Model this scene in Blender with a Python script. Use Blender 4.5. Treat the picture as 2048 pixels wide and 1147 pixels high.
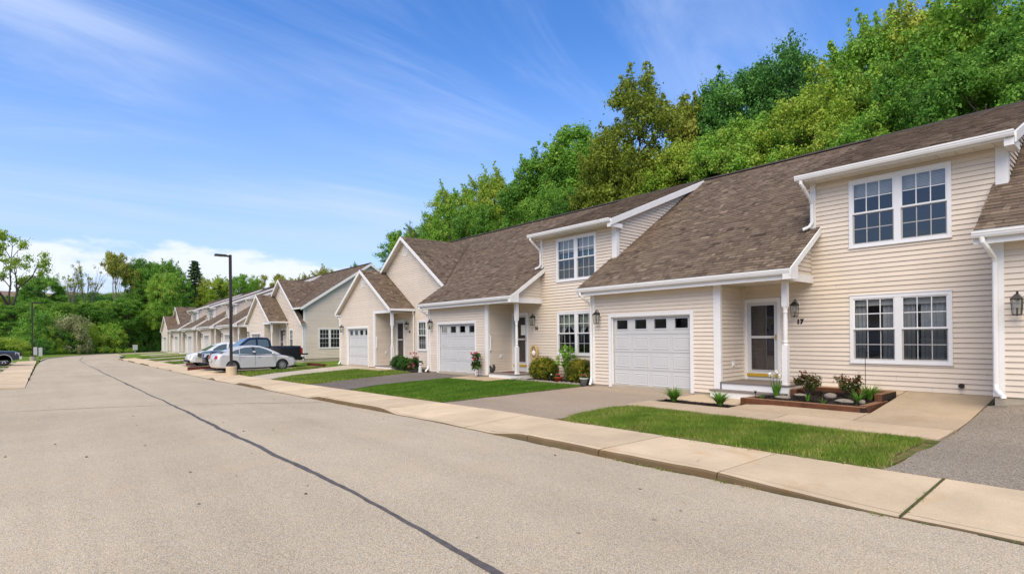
import bpy, math, random
import numpy as np
from mathutils import Vector, Matrix
random.seed(7)
rng = np.random.default_rng(7)
sc = bpy.context.scene
for o in list(bpy.data.objects): bpy.data.objects.remove(o)
col = sc.collection
R = math.radians

# ------------------------------------------------------------------ camera
# world: +X from the road towards the houses, +Y along the row, z = 0 at eye height
F_PX, VP, HY, ROLL = 1112.704, 88.597, 672.333, -0.01
YAW = math.atan((1024 - VP) / F_PX)
CY, SY = math.cos(YAW), math.sin(YAW)
cam = bpy.data.cameras.new('camera'); camo = bpy.data.objects.new('camera', cam); col.objects.link(camo)
cam.sensor_width = 36; cam.sensor_fit = 'HORIZONTAL'; cam.lens = 36 * F_PX / 2048
cam.shift_y = (HY - 573.5) / 2048; cam.shift_x = -1.0 / 2048
cam.clip_start = 0.05; cam.clip_end = 3000
fwd, rgt, up = Vector((SY, CY, 0)), Vector((CY, -SY, 0)), Vector((0, 0, 1))
r2 = rgt * math.cos(ROLL) + up * math.sin(ROLL)
u2 = up * math.cos(ROLL) - rgt * math.sin(ROLL)
camo.matrix_world = Matrix(((r2.x, u2.x, -fwd.x, 0), (r2.y, u2.y, -fwd.y, 0), (r2.z, u2.z, -fwd.z, 0), (0, 0, 0, 1)))
sc.camera = camo
def bearing(px, Y):
    """world X of something standing at distance Y along the road, seen in direction px of the survey photo"""
    a = (px - 1024) / F_PX
    return Y * (SY + a * CY) / (CY - a * SY)
def pixel(X, Y, z):
    d = X * SY + Y * CY
    return 1024 + F_PX * (X * CY - Y * SY) / d, HY - F_PX * z / d

# ------------------------------------------------------------------ light
SUN = Vector((-0.57, -0.38, 0.86)).normalized()
SUN_EL = math.asin(SUN.z); SUN_AZ = math.atan2(SUN.x, SUN.y)
sun = bpy.data.lights.new('sun', 'SUN'); suno = bpy.data.objects.new('sun', sun); col.objects.link(suno)
sun.energy = 2.7; sun.angle = R(62); sun.color = (1.0, 0.85, 0.60)
suno.rotation_euler = (-SUN).to_track_quat('-Z', 'Y').to_euler()
sc.view_settings.view_transform = 'Standard'; sc.view_settings.look = 'None'
sc.view_settings.gamma = 1; sc.view_settings.use_curve_mapping = False
sc.view_settings.exposure = 0.72

class NT:
    def __init__(s, tree): s.t = tree; s.n = tree.nodes; s.l = tree.links
    def __call__(s, typ, **k):
        nd = s.n.new(typ)
        for a, v in k.items():
            if a.startswith('i_'):
                key = a[2:]; key = int(key) if key.isdigit() else key.replace('_', ' ')
                if hasattr(v, 'is_output') or isinstance(v, bpy.types.NodeSocket): s.l.new(v, nd.inputs[key])
                else: nd.inputs[key].default_value = v
            else: setattr(nd, a, v)
        return nd
    def math(s, op, a, b=0.5, clamp=False):
        nd = s.n.new('ShaderNodeMath'); nd.operation = op; nd.use_clamp = clamp
        for i, v in enumerate((a, b)):
            if isinstance(v, bpy.types.NodeSocket): s.l.new(v, nd.inputs[i])
            else: nd.inputs[i].default_value = v
        return nd.outputs[0]
    def mix(s, f, a, b, blend='MIX'):
        nd = s.n.new('ShaderNodeMix'); nd.data_type = 'RGBA'; nd.blend_type = blend
        for i, v in ((0, f), (6, a), (7, b)):
            if isinstance(v, bpy.types.NodeSocket): s.l.new(v, nd.inputs[i])
            elif i == 0: nd.inputs[0].default_value = v
            else: nd.inputs[i].default_value = (*v[:3], 1)
        return nd.outputs[2]
    def ramp(s, f, stops, interp='LINEAR'):
        nd = s.n.new('ShaderNodeValToRGB'); s.l.new(f, nd.inputs[0]); cr = nd.color_ramp; cr.interpolation = interp
        while len(cr.elements) < len(stops): cr.elements.new(0.5)
        for e, (p, c) in zip(cr.elements, stops):
            e.position = p; e.color = (c, c, c, 1) if isinstance(c, (int, float)) else (*c[:3], 1)
        return nd.outputs[0]
    def noise(s, vec, scale, detail=4, rough=0.55, dist=0.0):
        nd = s('ShaderNodeTexNoise', i_Scale=scale, i_Detail=detail, i_Roughness=rough, i_Distortion=dist)
        if vec is not None: s.l.new(vec, nd.inputs['Vector'])
        return nd.outputs[0]
    def maprange(s, v, a, b, c=0.0, d=1.0, smooth=True):
        nd = s('ShaderNodeMapRange'); nd.interpolation_type = 'SMOOTHSTEP' if smooth else 'LINEAR'
        s.l.new(v, nd.inputs[0])
        for i, x in enumerate((a, b, c, d)): nd.inputs[i + 1].default_value = x
        return nd.outputs[0]

world = bpy.data.worlds.new('World'); sc.world = world; world.use_nodes = True
w = NT(world.node_tree); w.n.clear()
sky = w('ShaderNodeTexSky'); sky.sky_type = 'NISHITA'; sky.sun_disc = False
sky.sun_elevation = SUN_EL; sky.sun_rotation = SUN_AZ; sky.altitude = 50; sky.air_density = 1.0; sky.dust_density = 0.3; sky.ozone_density = 3.5
hsv = w('ShaderNodeHueSaturation', i_Hue=0.5, i_Saturation=1.22, i_Value=1.0, i_Color=sky.outputs[0])
tc = w('ShaderNodeTexCoord'); sep = w('ShaderNodeSeparateXYZ', i_Vector=tc.outputs['Generated'])
zc = w.math('MAXIMUM', sep.outputs[2], 0.0)
# high thin cirrus: a noise sheet seen in perspective, stretched along one wind direction
den = w.math('ADD', zc, 0.12)
pxv = w.math('DIVIDE', sep.outputs[0], den); pyv = w.math('DIVIDE', sep.outputs[1], den)
pl = w('ShaderNodeCombineXYZ', i_X=pxv, i_Y=pyv)
mp = w('ShaderNodeMapping', i_Vector=pl.outputs[0]); mp.inputs['Rotation'].default_value = (0, 0, R(-20)); mp.inputs['Scale'].default_value = (0.34, 1.15, 1); mp.inputs['Location'].default_value = (12, 3, 0)
c1 = w.noise(mp.outputs[0], 1.3, 7, 0.62, 0.9)
mp2 = w('ShaderNodeMapping', i_Vector=pl.outputs[0]); mp2.inputs['Location'].default_value = (6.5, 0.3, 0)
c2 = w.noise(mp2.outputs[0], 0.55, 2, 0.5)
cir = w.math('MULTIPLY', w.maprange(c1, 0.40, 0.78), w.maprange(c2, 0.33, 0.60))
cir = w.math('MULTIPLY', cir, 0.74)
# low fair-weather cumulus banks along the horizon
az = w.math('ARCTAN2', sep.outputs[0], sep.outputs[1])
sv = w('ShaderNodeCombineXYZ', i_X=w.math('MULTIPLY', az, 2.6), i_Y=w.math('MULTIPLY', sep.outputs[2], 7.0), i_Z=15.8)
k1 = w.noise(sv.outputs[0], 1.25, 7, 0.55, 0.1)
top = w.math('MULTIPLY', w.maprange(sep.outputs[2], 0.10, 0.24, 0.0, 0.32), 1.0)
cum = w.maprange(w.math('SUBTRACT', k1, top), 0.415, 0.50)
cum = w.math('MULTIPLY', w.math('MULTIPLY', cum, 0.85), w.maprange(sep.outputs[2], 0.0, 0.04))
skyc = w.mix(1.0, hsv.outputs[0], (0.94, 0.94, 1.10), "MULTIPLY")
haze_f = w.maprange(sep.outputs[2], -0.05, 0.50, 0.92, 0.0)
skyc = w.mix(haze_f, skyc, (2.6, 3.3, 4.6))
skyc = w.mix(cir, skyc, (3.0, 3.6, 5.0))
skyc = w.mix(cum, skyc, (4.5, 4.7, 5.0))
bg = w('ShaderNodeBackground', i_Color=skyc, i_Strength=0.133)
out = w('ShaderNodeOutputWorld'); w.l.new(bg.outputs[0], out.inputs[0])

# ------------------------------------------------------------------ mesh helpers
class MB:
    def __init__(s): s.v = []; s.f = []; s.m = []; s.t = []; s.T = None; s.mi = 0; s.tint = 0.5; s.smooth = []; s.sm = False
    def P(s, p):
        s.v.append(tuple(s.T(*p)) if s.T else tuple(p)); return len(s.v) - 1
    def face(s, idx):
        s.f.append(tuple(idx)); s.m.append(s.mi); s.t.append(s.tint); s.smooth.append(s.sm)
    def poly(s, pts): s.face([s.P(p) for p in pts])
    def box(s, x0, x1, y0, y1, z0, z1):
        c = [s.P(p) for p in ((x0,y0,z0),(x1,y0,z0),(x1,y1,z0),(x0,y1,z0),(x0,y0,z1),(x1,y0,z1),(x1,y1,z1),(x0,y1,z1))]
        for q in ((0,3,2,1),(4,5,6,7),(0,1,5,4),(1,2,6,5),(2,3,7,6),(3,0,4,7)): s.face([c[i] for i in q])
    def prism(s, A, B, caps=True):
        a = [s.P(p) for p in A]; b = [s.P(p) for p in B]; n = len(A)
        for i in range(n): s.face((a[i], a[(i+1) % n], b[(i+1) % n], b[i]))
        if caps: s.face(a[::-1]); s.face(b)
    def tube(s, pts, r, n=8, caps=True, square=False):
        pts = [Vector(p) for p in pts]; rad = r if isinstance(r, (list, tuple)) else [r] * len(pts)
        rings = []; prev = None
        for i, p in enumerate(pts):
            d = (pts[min(i+1, len(pts)-1)] - pts[max(i-1, 0)]).normalized()
            if prev is None:
                a = Vector((0,0,1)) if abs(d.z) < 0.9 else Vector((1,0,0))
                x = d.cross(a).normalized()
            else: x = (prev - d * prev.dot(d)).normalized()
            prev = x; y = d.cross(x)
            ring = []
            for k in range(n):
                t = 2 * math.pi * (k + (0.5 if square else 0)) / n
                ring.append(s.P(p + (x * math.cos(t) + y * math.sin(t)) * rad[i]))
            rings.append(ring)
        for a, b in zip(rings, rings[1:]):
            for k in range(n): s.face((a[k], a[(k+1) % n], b[(k+1) % n], b[k]))
        if caps: s.face(rings[0][::-1]); s.face(rings[-1])
    def lathe(s, prof, c, n=12, axis='z', caps=True):
        rings = []
        for r, h in prof:
            ring = []
            for k in range(n):
                t = 2 * math.pi * k / n; a, b = r * math.cos(t), r * math.sin(t)
                p = (a, b, h) if axis == 'z' else ((a, h, b) if axis == 'y' else (h, a, b))
                ring.append(s.P((c[0] + p[0], c[1] + p[1], c[2] + p[2])))
            rings.append(ring)
        for a, b in zip(rings, rings[1:]):
            for k in range(n): s.face((a[k], a[(k+1) % n], b[(k+1) % n], b[k]))
        if caps: s.face(rings[0][::-1]); s.face(rings[-1])
    def blob(s, c, r, seed=0, n=10, m=7, amp=0.15):
        rn = random.Random(seed); ph = [rn.uniform(0, 6.28) for _ in range(6)]
        rings = []
        for i in range(m + 1):
            th = math.pi * i / m; ring = []
            for k in range(n):
                t = 2 * math.pi * k / n
                q = 1 + amp * (math.sin(2*t+ph[0]) * math.sin(th) + .6*math.sin(3*t+ph[1]+2*th) + .5*math.sin(4*th+ph[2]))
                ring.append(s.P((c[0]+r[0]*q*math.sin(th)*math.cos(t), c[1]+r[1]*q*math.sin(th)*math.sin(t), c[2]+r[2]*q*math.cos(th))))
            rings.append(ring)
        for a, b in zip(rings, rings[1:]):
            for k in range(n): s.face((a[k], b[k], b[(k+1) % n], a[(k+1) % n]))
    def mesh(s, name, mats):
        me = bpy.data.meshes.new(name); me.from_pydata(s.v, [], s.f)
        for m in (mats if isinstance(mats, (list, tuple)) else [mats]): me.materials.append(m)
        me.polygons.foreach_set('material_index', s.m)
        me.polygons.foreach_set('use_smooth', s.smooth)
        at = me.attributes.new('tint', 'FLOAT', 'FACE'); at.data.foreach_set('value', s.t)
        me.update(); return me
    def build(s, name, mats, parent=None, loc=None, rz=0, smooth=False):
        if smooth: s.smooth = [True] * len(s.f)
        return put(name, s.mesh(name, mats), parent, loc, rz)
def put(name, me, parent=None, loc=None, rz=0, scale=None):
    o = bpy.data.objects.new(name, me); col.objects.link(o)
    if parent is not None: o.parent = parent
    if loc is not None: o.location = loc
    if rz: o.rotation_euler = (0, 0, rz)
    if scale is not None: o.scale = scale
    return o
def tag(o, label=None, cat=None, group=None, kind=None):
    if label: o['label'] = label
    if cat: o['category'] = cat
    if group: o['group'] = group
    if kind: o['kind'] = kind
    return o
def thing(name, label, cat, loc=(0,0,0), rz=0, group=None):
    o = bpy.data.objects.new(name, None); col.objects.link(o); o.location = loc; o.rotation_euler = (0,0,rz); o.empty_display_size = 0.2
    return tag(o, label, cat, group)
def fast_mesh(name, V, Fq, mats, tint=None, mi=None, nper=4):
    me = bpy.data.meshes.new(name); nv = len(V); nf = len(Fq)
    me.vertices.add(nv); me.vertices.foreach_set('co', np.asarray(V, np.float32).ravel())
    me.loops.add(nf * nper); me.loops.foreach_set('vertex_index', np.asarray(Fq, np.int32).ravel())
    me.polygons.add(nf); me.polygons.foreach_set('loop_start', np.arange(0, nf * nper, nper, dtype=np.int32))
    for m in (mats if isinstance(mats, (list, tuple)) else [mats]): me.materials.append(m)
    if mi is not None: me.polygons.foreach_set('material_index', np.asarray(mi, np.int32))
    if tint is not None:
        at = me.attributes.new('tint', 'FLOAT', 'FACE'); at.data.foreach_set('value', np.asarray(tint, np.float32))
    me.update(calc_edges=True); return me

# ------------------------------------------------------------------ materials
MAT = {}
def newmat(name):
    m = bpy.data.materials.new(name); m.use_nodes = True; t = NT(m.node_tree); t.n.clear()
    o = t('ShaderNodeOutputMaterial'); b = t('ShaderNodeBsdfPrincipled'); t.l.new(b.outputs[0], o.inputs[0])
    MAT[name] = m; return m, t, b, o
def simple(name, c, rough=0.6, metal=0.0, var=0.08, scale=6.0, bump=0.0, bscale=60, spec=0.4, dirt=0.0):
    m, t, b, o = newmat(name); tcd = t('ShaderNodeTexCoord')
    n1 = t.noise(tcd.outputs['Object'], scale, 5)
    f = t.maprange(n1, 0.3, 0.7, 1 - var, 1 + var, False)
    cc = t.mix(1.0, c, t('ShaderNodeCombineColor', i_Red=f, i_Green=f, i_Blue=f).outputs[0], 'MULTIPLY')
    if dirt:
        n2 = t.noise(tcd.outputs['Object'], scale * 0.37, 6, 0.65)
        cc = t.mix(t.maprange(n2, 0.5, 0.75, 0, dirt), cc, (c[0]*.55, c[1]*.5, c[2]*.42))
    t.l.new(cc, b.inputs['Base Color']); b.inputs['Roughness'].default_value = rough; b.inputs['Metallic'].default_value = metal
    b.inputs['Specular IOR Level'].default_value = spec
    if bump:
        bp = t('ShaderNodeBump', i_Strength=bump, i_Distance=0.02, i_Height=t.noise(tcd.outputs['Object'], bscale, 3)); t.l.new(bp.outputs[0], b.inputs['Normal'])
    return m
def tinted(name, stops, rough=0.7, nscale=30, nvar=0.25, trans=0.0, bump=0.0, spec=0.3):
    """colour picked per piece from the 'tint' attribute"""
    m, t, b, o = newmat(name); a = t('ShaderNodeAttribute', attribute_name='tint')
    cc = t.ramp(a.outputs['Fac'], stops)
    tcd = t('ShaderNodeTexCoord'); n1 = t.noise(tcd.outputs['Object'], nscale, 3, 0.7)
    f = t.maprange(n1, 0.25, 0.75, 1 - nvar, 1 + nvar, False)
    cc = t.mix(1.0, cc, t('ShaderNodeCombineColor', i_Red=f, i_Green=f, i_Blue=f).outputs[0], 'MULTIPLY')
    t.l.new(cc, b.inputs['Base Color']); b.inputs['Roughness'].default_value = rough; b.inputs['Specular IOR Level'].default_value = spec
    if bump:
        bp = t('ShaderNodeBump', i_Strength=bump, i_Distance=0.01, i_Height=n1); t.l.new(bp.outputs[0], b.inputs['Normal'])
    if trans:
        tr = t('ShaderNodeBsdfTranslucent', i_Color=cc); mx = t('ShaderNodeMixShader', i_Fac=trans)
        t.l.new(b.outputs[0], mx.inputs[1]); t.l.new(tr.outputs[0], mx.inputs[2]); t.l.new(mx.outputs[0], o.inputs[0])
    return m
def asphalt(name, c, grain=0.5, patch=0.12, gs=95, stain=(0.9, 0.8, 0.68)):
    m, t, b, o = newmat(name); tcd = t('ShaderNodeTexCoord'); v = tcd.outputs['Object']
    vo = t('ShaderNodeTexVoronoi', i_Vector=v, i_Scale=gs); vo.feature = 'F1'
    chip = t('ShaderNodeSeparateColor', i_Color=vo.outputs['Color'])
    g1 = t.maprange(chip.outputs[0], 0.0, 1.0, 1 - grain, 1 + grain, False)
    gap = t.maprange(vo.outputs['Distance'], 0.35, 0.75, 1.0, 0.60)
    fine = t.maprange(t.noise(v, 210, 2, 0.8), 0.3, 0.7, 0.86, 1.14, False)
    big = t.maprange(t.noise(v, 0.33, 6, 0.6), 0.3, 0.7, 1 - patch, 1 + patch, False)
    lm = t('ShaderNodeMapping', i_Vector=v); lm.inputs['Scale'].default_value = (1.1, 0.07, 1)
    lane = t.maprange(t.noise(lm.outputs[0], 1.0, 4, 0.6), 0.3, 0.7, 0.93, 1.07, False)
    k = t.math('MULTIPLY', t.math('MULTIPLY', g1, gap), t.math('MULTIPLY', t.math('MULTIPLY', big, lane), fine))
    warm = t.mix(t.maprange(chip.outputs[1], 0.1, 0.9, 0.0, 1.0), (c[0]*.93, c[1]*.98, c[2]*1.06), (c[0]*1.08, c[1]*1.0, c[2]*.88))
    cc = t.mix(1.0, warm, t('ShaderNodeCombineColor', i_Red=k, i_Green=k, i_Blue=k).outputs[0], 'MULTIPLY')
    st = t.maprange(t.noise(v, 0.8, 7, 0.7, 0.6), 0.52, 0.72, 0.0, 0.45)
    cc = t.mix(st, cc, tuple(a * b_ for a, b_ in zip(c, stain)))
    t.l.new(cc, b.inputs['Base Color']); b.inputs['Roughness'].default_value = 0.92; b.inputs['Specular IOR Level'].default_value = 0.2
    bp = t('ShaderNodeBump', i_Strength=0.55, i_Distance=0.006, i_Height=t.math('SUBTRACT', 1.0, vo.outputs['Distance'])); t.l.new(bp.outputs[0], b.inputs['Normal'])
    return m
def concrete(name, c, stain=0.35):
    m, t, b, o = newmat(name); tcd = t('ShaderNodeTexCoord'); v = tcd.outputs['Object']
    n1 = t.maprange(t.noise(v, 1.1, 7, 0.65), 0.3, 0.7, 0.86, 1.12, False)
    n2 = t.maprange(t.noise(v, 70, 4, 0.75), 0.3, 0.7, 0.86, 1.14, False)
    k = t.math('MULTIPLY', n1, n2)
    cc = t.mix(1.0, c, t('ShaderNodeCombineColor', i_Red=k, i_Green=k, i_Blue=k).outputs[0], 'MULTIPLY')
    st = t.maprange(t.noise(v, 0.9, 8, 0.72, 1.2), 0.52, 0.7, 0.0, stain)
    cc = t.mix(st, cc, (c[0]*.86, c[1]*.70, c[2]*.48))
    st2 = t.maprange(t.noise(v, 2.7, 8, 0.75, 2.0), 0.6, 0.72, 0.0, stain * .8)
    cc = t.mix(st2, cc, (c[0]*.42, c[1]*.4, c[2]*.36))
    a = t('ShaderNodeAttribute', attribute_name='tint'); f = t.maprange(a.outputs['Fac'], 0, 1, 0.90, 1.08, False)
    cc = t.mix(1.0, cc, t('ShaderNodeCombineColor', i_Red=f, i_Green=f, i_Blue=f).outputs[0], 'MULTIPLY')
    t.l.new(cc, b.inputs['Base Color']); b.inputs['Roughness'].default_value = 0.9; b.inputs['Specular IOR Level'].default_value = 0.2
    bp = t('ShaderNodeBump', i_Strength=0.25, i_Distance=0.004, i_Height=t.noise(v, 120, 3, 0.8)); t.l.new(bp.outputs[0], b.inputs['Normal'])
    return m
asphalt('asphalt_road', (0.54, 0.465, 0.345), 0.24, 0.09, 115)
asphalt('asphalt_drive', (0.40, 0.325, 0.245), 0.28, 0.10, 105)
asphalt('asphalt_grey', (0.30, 0.26, 0.205), 0.42, 0.10, 85)
asphalt('asphalt_dark', (0.19, 0.165, 0.14), 0.4, 0.12, 80)
simple('tar', (0.095, 0.085, 0.08), 0.75, var=0.25, scale=9, bump=0.3, bscale=80)
concrete('concrete', (0.585, 0.465, 0.31), 0.6)
simple('moss', (0.075, 0.075, 0.025), 1.0, var=0.4, scale=30, bump=0.5, bscale=90)
concrete('concrete_slab', (0.475, 0.37, 0.25), 0.35)
concrete('concrete_grey', (0.44, 0.385, 0.30), 0.35)
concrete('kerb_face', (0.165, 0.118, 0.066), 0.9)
# vinyl siding: embossed grain, faint dirt
def siding_mat(name, c):
    m, t, b, o = newmat(name); tcd = t('ShaderNodeTexCoord'); v = tcd.outputs['Object']
    mpn = t('ShaderNodeMapping', i_Vector=v); mpn.inputs['Scale'].default_value = (6, 6, 90)
    n1 = t.noise(mpn.outputs[0], 3, 3, 0.6)
    k = t.maprange(t.noise(v, 0.8, 5, 0.6), 0.3, 0.7, 0.95, 1.05, False)
    a = t('ShaderNodeAttribute', attribute_name='tint'); f = t.math('MULTIPLY', k, t.maprange(a.outputs['Fac'], 0, 1, 0.965, 1.035, False))
    cc = t.mix(1.0, c, t('ShaderNodeCombineColor', i_Red=f, i_Green=f, i_Blue=f).outputs[0], 'MULTIPLY')
    t.l.new(cc, b.inputs['Base Color']); b.inputs['Roughness'].default_value = 0.55; b.inputs['Specular IOR Level'].default_value = 0.3
    bp = t('ShaderNodeBump', i_Strength=0.12, i_Distance=0.004, i_Height=n1); t.l.new(bp.outputs[0], b.inputs['Normal'])
siding_mat('siding', (0.715, 0.620, 0.508))
simple('white_trim', (0.78, 0.77, 0.75), 0.42, var=0.03, scale=3, dirt=0.10)
simple('white_door', (0.57, 0.57, 0.56), 0.4, var=0.02, scale=2, bump=0.05, bscale=220)  # white paint greyed below the trim: eave and reveal shade put into the colour
simple('soffit', (0.66, 0.61, 0.52), 0.55, var=0.03)
simple('window_vinyl', (0.78, 0.78, 0.78), 0.35, var=0.02)
simple('screen_bar', (0.42, 0.41, 0.39), 0.5, var=0.04)
tinted('shingle', [(0.0, (0.056, 0.040, 0.030)), (0.35, (0.120, 0.088, 0.063)), (0.7, (0.182, 0.136, 0.097)), (1.0, (0.275, 0.212, 0.152))], 0.9, 90, 0.40, bump=0.4, spec=0.15)
simple('roof_felt', (0.045, 0.036, 0.030), 0.95, var=0.2)
def glass_mat(name, tint, refl=0.05):
    m, t, b, o = newmat(name); t.n.remove(b)
    geo = t('ShaderNodeNewGeometry'); dt = t('ShaderNodeVectorMath'); dt.operation = 'DOT_PRODUCT'; t.l.new(geo.outputs['Incoming'], dt.inputs[0]); t.l.new(geo.outputs['Normal'], dt.inputs[1])
    sch = t.math('ADD', 0.045, t.math('MULTIPLY', 0.955, t.math('POWER', t.math('SUBTRACT', 1.0, t.math('ABSOLUTE', dt.outputs['Value']), True), 5.0)))
    tcd = t('ShaderNodeTexCoord'); bp = t('ShaderNodeBump', i_Strength=0.05, i_Distance=0.02, i_Height=t.noise(tcd.outputs['Object'], 1.6, 2))
    g = t('ShaderNodeBsdfGlossy', i_Color=(0.92, 0.95, 1, 1), i_Roughness=0.015); t.l.new(bp.outputs[0], g.inputs['Normal'])
    tr = t('ShaderNodeBsdfTransparent', i_Color=(*tint, 1))
    f = t.math('ADD', sch, refl, True)
    mx = t('ShaderNodeMixShader', i_Fac=f); t.l.new(tr.outputs[0], mx.inputs[1]); t.l.new(g.outputs[0], mx.inputs[2]); t.l.new(mx.outputs[0], o.inputs[0])
glass_mat('glass', (0.80, 0.84, 0.85), 0.04)
glass_mat('glass_screen', (0.42, 0.45, 0.46), 0.05)
glass_mat('glass_car', (0.30, 0.36, 0.38), 0.10)
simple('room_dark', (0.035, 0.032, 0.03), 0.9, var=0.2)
simple('door_brown', (0.050, 0.026, 0.020), 0.5, var=0.15)
simple('curtain', (0.40, 0.40, 0.41), 0.85, var=0.05)
simple('curtain_blue', (0.07, 0.14, 0.18), 0.85, var=0.08)
simple('blind', (0.50, 0.49, 0.47), 0.6, var=0.03)
simple('blind_green', (0.34, 0.37, 0.28), 0.6, var=0.03)
simple('brass', (0.62, 0.42, 0.10), 0.32, 0.9, var=0.1)
simple('gold_sill', (0.55, 0.36, 0.03), 0.45, 0.3, var=0.1)
simple('black_metal', (0.018, 0.017, 0.017), 0.45, 0.5, var=0.2)
simple('pewter', (0.055, 0.050, 0.045), 0.4, 0.7, var=0.2)
glass_mat('lamp_glass', (0.85, 0.85, 0.8), 0.06)
simple('bronze_post', (0.042, 0.033, 0.030), 0.5, 0.2, var=0.12)
simple('tread', (0.20, 0.165, 0.145), 0.7, var=0.1, scale=20)
simple('red_mat', (0.12, 0.03, 0.03), 0.95, var=0.2)
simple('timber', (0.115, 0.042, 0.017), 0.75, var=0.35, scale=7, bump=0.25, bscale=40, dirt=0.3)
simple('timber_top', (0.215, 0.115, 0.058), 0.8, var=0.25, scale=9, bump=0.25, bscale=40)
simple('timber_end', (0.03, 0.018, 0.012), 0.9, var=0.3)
simple('maroon', (0.11, 0.022, 0.02), 0.7, var=0.2)
tinted('mulch', [(0, (0.010, 0.007, 0.006)), (0.6, (0.035, 0.022, 0.017)), (1, (0.085, 0.056, 0.042))], 0.95, 25, 0.3)
simple('mulch_base', (0.022, 0.015, 0.012), 1.0, var=0.4, scale=30, bump=0.8, bscale=70)
simple('soil', (0.085, 0.060, 0.038), 1.0, var=0.3, scale=20)
simple('rock', (0.25, 0.22, 0.18), 0.85, var=0.22, scale=9, bump=0.4, bscale=30)
simple('pot_red', (0.46, 0.062, 0.02), 0.5, var=0.06)
simple('pot_white', (0.55, 0.55, 0.53), 0.5, var=0.05)
simple('straw', (0.52, 0.37, 0.15), 0.9, var=0.25, scale=30)
simple('cream', (0.80, 0.74, 0.62), 0.8, var=0.06)
simple('statue', (0.035, 0.032, 0.03), 0.7, var=0.3, scale=30)
tinted('petal_pink', [(0, (0.50, 0.055, 0.11)), (1, (0.80, 0.24, 0.27))], 0.6, 20, 0.1, 0.2)
tinted('petal_white', [(0, (0.72, 0.70, 0.60)), (1, (0.85, 0.84, 0.78))], 0.6, 20, 0.05, 0.2)
def ground_mat():
    m, t, b, o = newmat('turf'); tcd = t('ShaderNodeTexCoord'); v = tcd.outputs['Object']
    n1 = t.noise(v, 0.5, 6, 0.6); n2 = t.noise(v, 24, 4, 0.7)
    c_ = t.mix(t.maprange(n1, 0.35, 0.65), (0.100, 0.190, 0.020), (0.170, 0.235, 0.036))
    c_ = t.mix(t.maprange(n2, 0.45, 0.75, 0, 0.7), c_, (0.075, 0.120, 0.020))
    t.l.new(c_, b.inputs['Base Color']); b.inputs['Roughness'].default_value = 1; b.inputs['Specular IOR Level'].default_value = 0.1
    bp = t('ShaderNodeBump', i_Strength=0.7, i_Distance=0.03, i_Height=n2); t.l.new(bp.outputs[0], b.inputs['Normal'])
ground_mat()
def lawn_soil():
    m, t, b, o = newmat('lawn_soil'); v = t('ShaderNodeTexCoord').outputs['Object']
    c_ = t.mix(t.maprange(t.noise(v, 3.0, 6, 0.65), 0.38, 0.62), (0.20, 0.150, 0.070), (0.080, 0.125, 0.020)); c_ = t.mix(t.maprange(t.noise(v, 45, 3, 0.7), 0.4, 0.7, 0, .6), c_, (0.06, 0.06, 0.02))
    t.l.new(c_, b.inputs['Base Color']); b.inputs['Roughness'].default_value = 1; b.inputs['Specular IOR Level'].default_value = 0.1
lawn_soil()
def leafmat(name, a, b_, c_, tr=0.35): return tinted(name, [(0, a), (0.5, b_), (1, c_)], 0.55, 1.2, 0.22, tr, spec=0.25)
leafmat('grass', (0.085, 0.180, 0.018), (0.180, 0.285, 0.028), (0.450, 0.400, 0.120), 0.3)
leafmat('grass_lush', (0.062, 0.165, 0.012), (0.115, 0.235, 0.018), (0.230, 0.310, 0.036), 0.3)
leafmat('leaf_green', (0.062, 0.167, 0.023), (0.142, 0.323, 0.040), (0.298, 0.503, 0.070))
leafmat('leaf_bright', (0.096, 0.243, 0.025), (0.217, 0.438, 0.049), (0.435, 0.530, 0.091))
leafmat('leaf_lime', (0.160, 0.277, 0.026), (0.309, 0.461, 0.045), (0.500, 0.530, 0.098))
leafmat('leaf_olive', (0.145, 0.190, 0.022), (0.235, 0.305, 0.034), (0.350, 0.400, 0.060))
leafmat('leaf_dark', (0.043, 0.138, 0.030), (0.102, 0.270, 0.051), (0.213, 0.435, 0.081))
leafmat('leaf_yellow', (0.230, 0.250, 0.035), (0.360, 0.385, 0.060), (0.480, 0.480, 0.110))
leafmat('leaf_pale', (0.24, 0.26, 0.10), (0.36, 0.38, 0.17), (0.5, 0.5, 0.32))
leafmat('leaf_conifer', (0.022, 0.057, 0.017), (0.048, 0.100, 0.030), (0.099, 0.152, 0.052), 0.15)
leafmat('leaf_bush', (0.048, 0.086, 0.008), (0.155, 0.182, 0.014), (0.431, 0.362, 0.034), 0.25)
leafmat('leaf_shrub', (0.022, 0.065, 0.013), (0.048, 0.126, 0.022), (0.099, 0.207, 0.035), 0.25)
leafmat('leaf_rose', (0.036, 0.073, 0.014), (0.091, 0.103, 0.020), (0.242, 0.043, 0.022), 0.25)
leafmat('leaf_blade', (0.058, 0.174, 0.017), (0.123, 0.297, 0.030), (0.248, 0.429, 0.066), 0.3)
simple('bark', (0.085, 0.068, 0.052), 0.95, var=0.3, scale=8, bump=0.6, bscale=20)
simple('bark_pale', (0.21, 0.18, 0.145), 0.95, var=0.25, scale=8, bump=0.4, bscale=20)
def paint(name, c, metal=0.5, rough=0.3):
    m, t, b, o = newmat(name); b.inputs['Base Color'].default_value = (*c, 1); b.inputs['Metallic'].default_value = metal
    b.inputs['Roughness'].default_value = rough; b.inputs['Coat Weight'].default_value = 0.7; b.inputs['Coat Roughness'].default_value = 0.08
    tcd = t('ShaderNodeTexCoord'); n = t.noise(tcd.outputs['Object'], 2.5, 4); t.l.new(t.maprange(n, 0.3, 0.7, rough * .85, rough * 1.25), b.inputs['Roughness'])
paint('paint_silver', (0.62, 0.615, 0.60), 0.25, 0.34)
paint('paint_black', (0.010, 0.011, 0.016), 0.2, 0.22)
paint('paint_white', (0.76, 0.77, 0.78), 0.0, 0.28)
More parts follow.
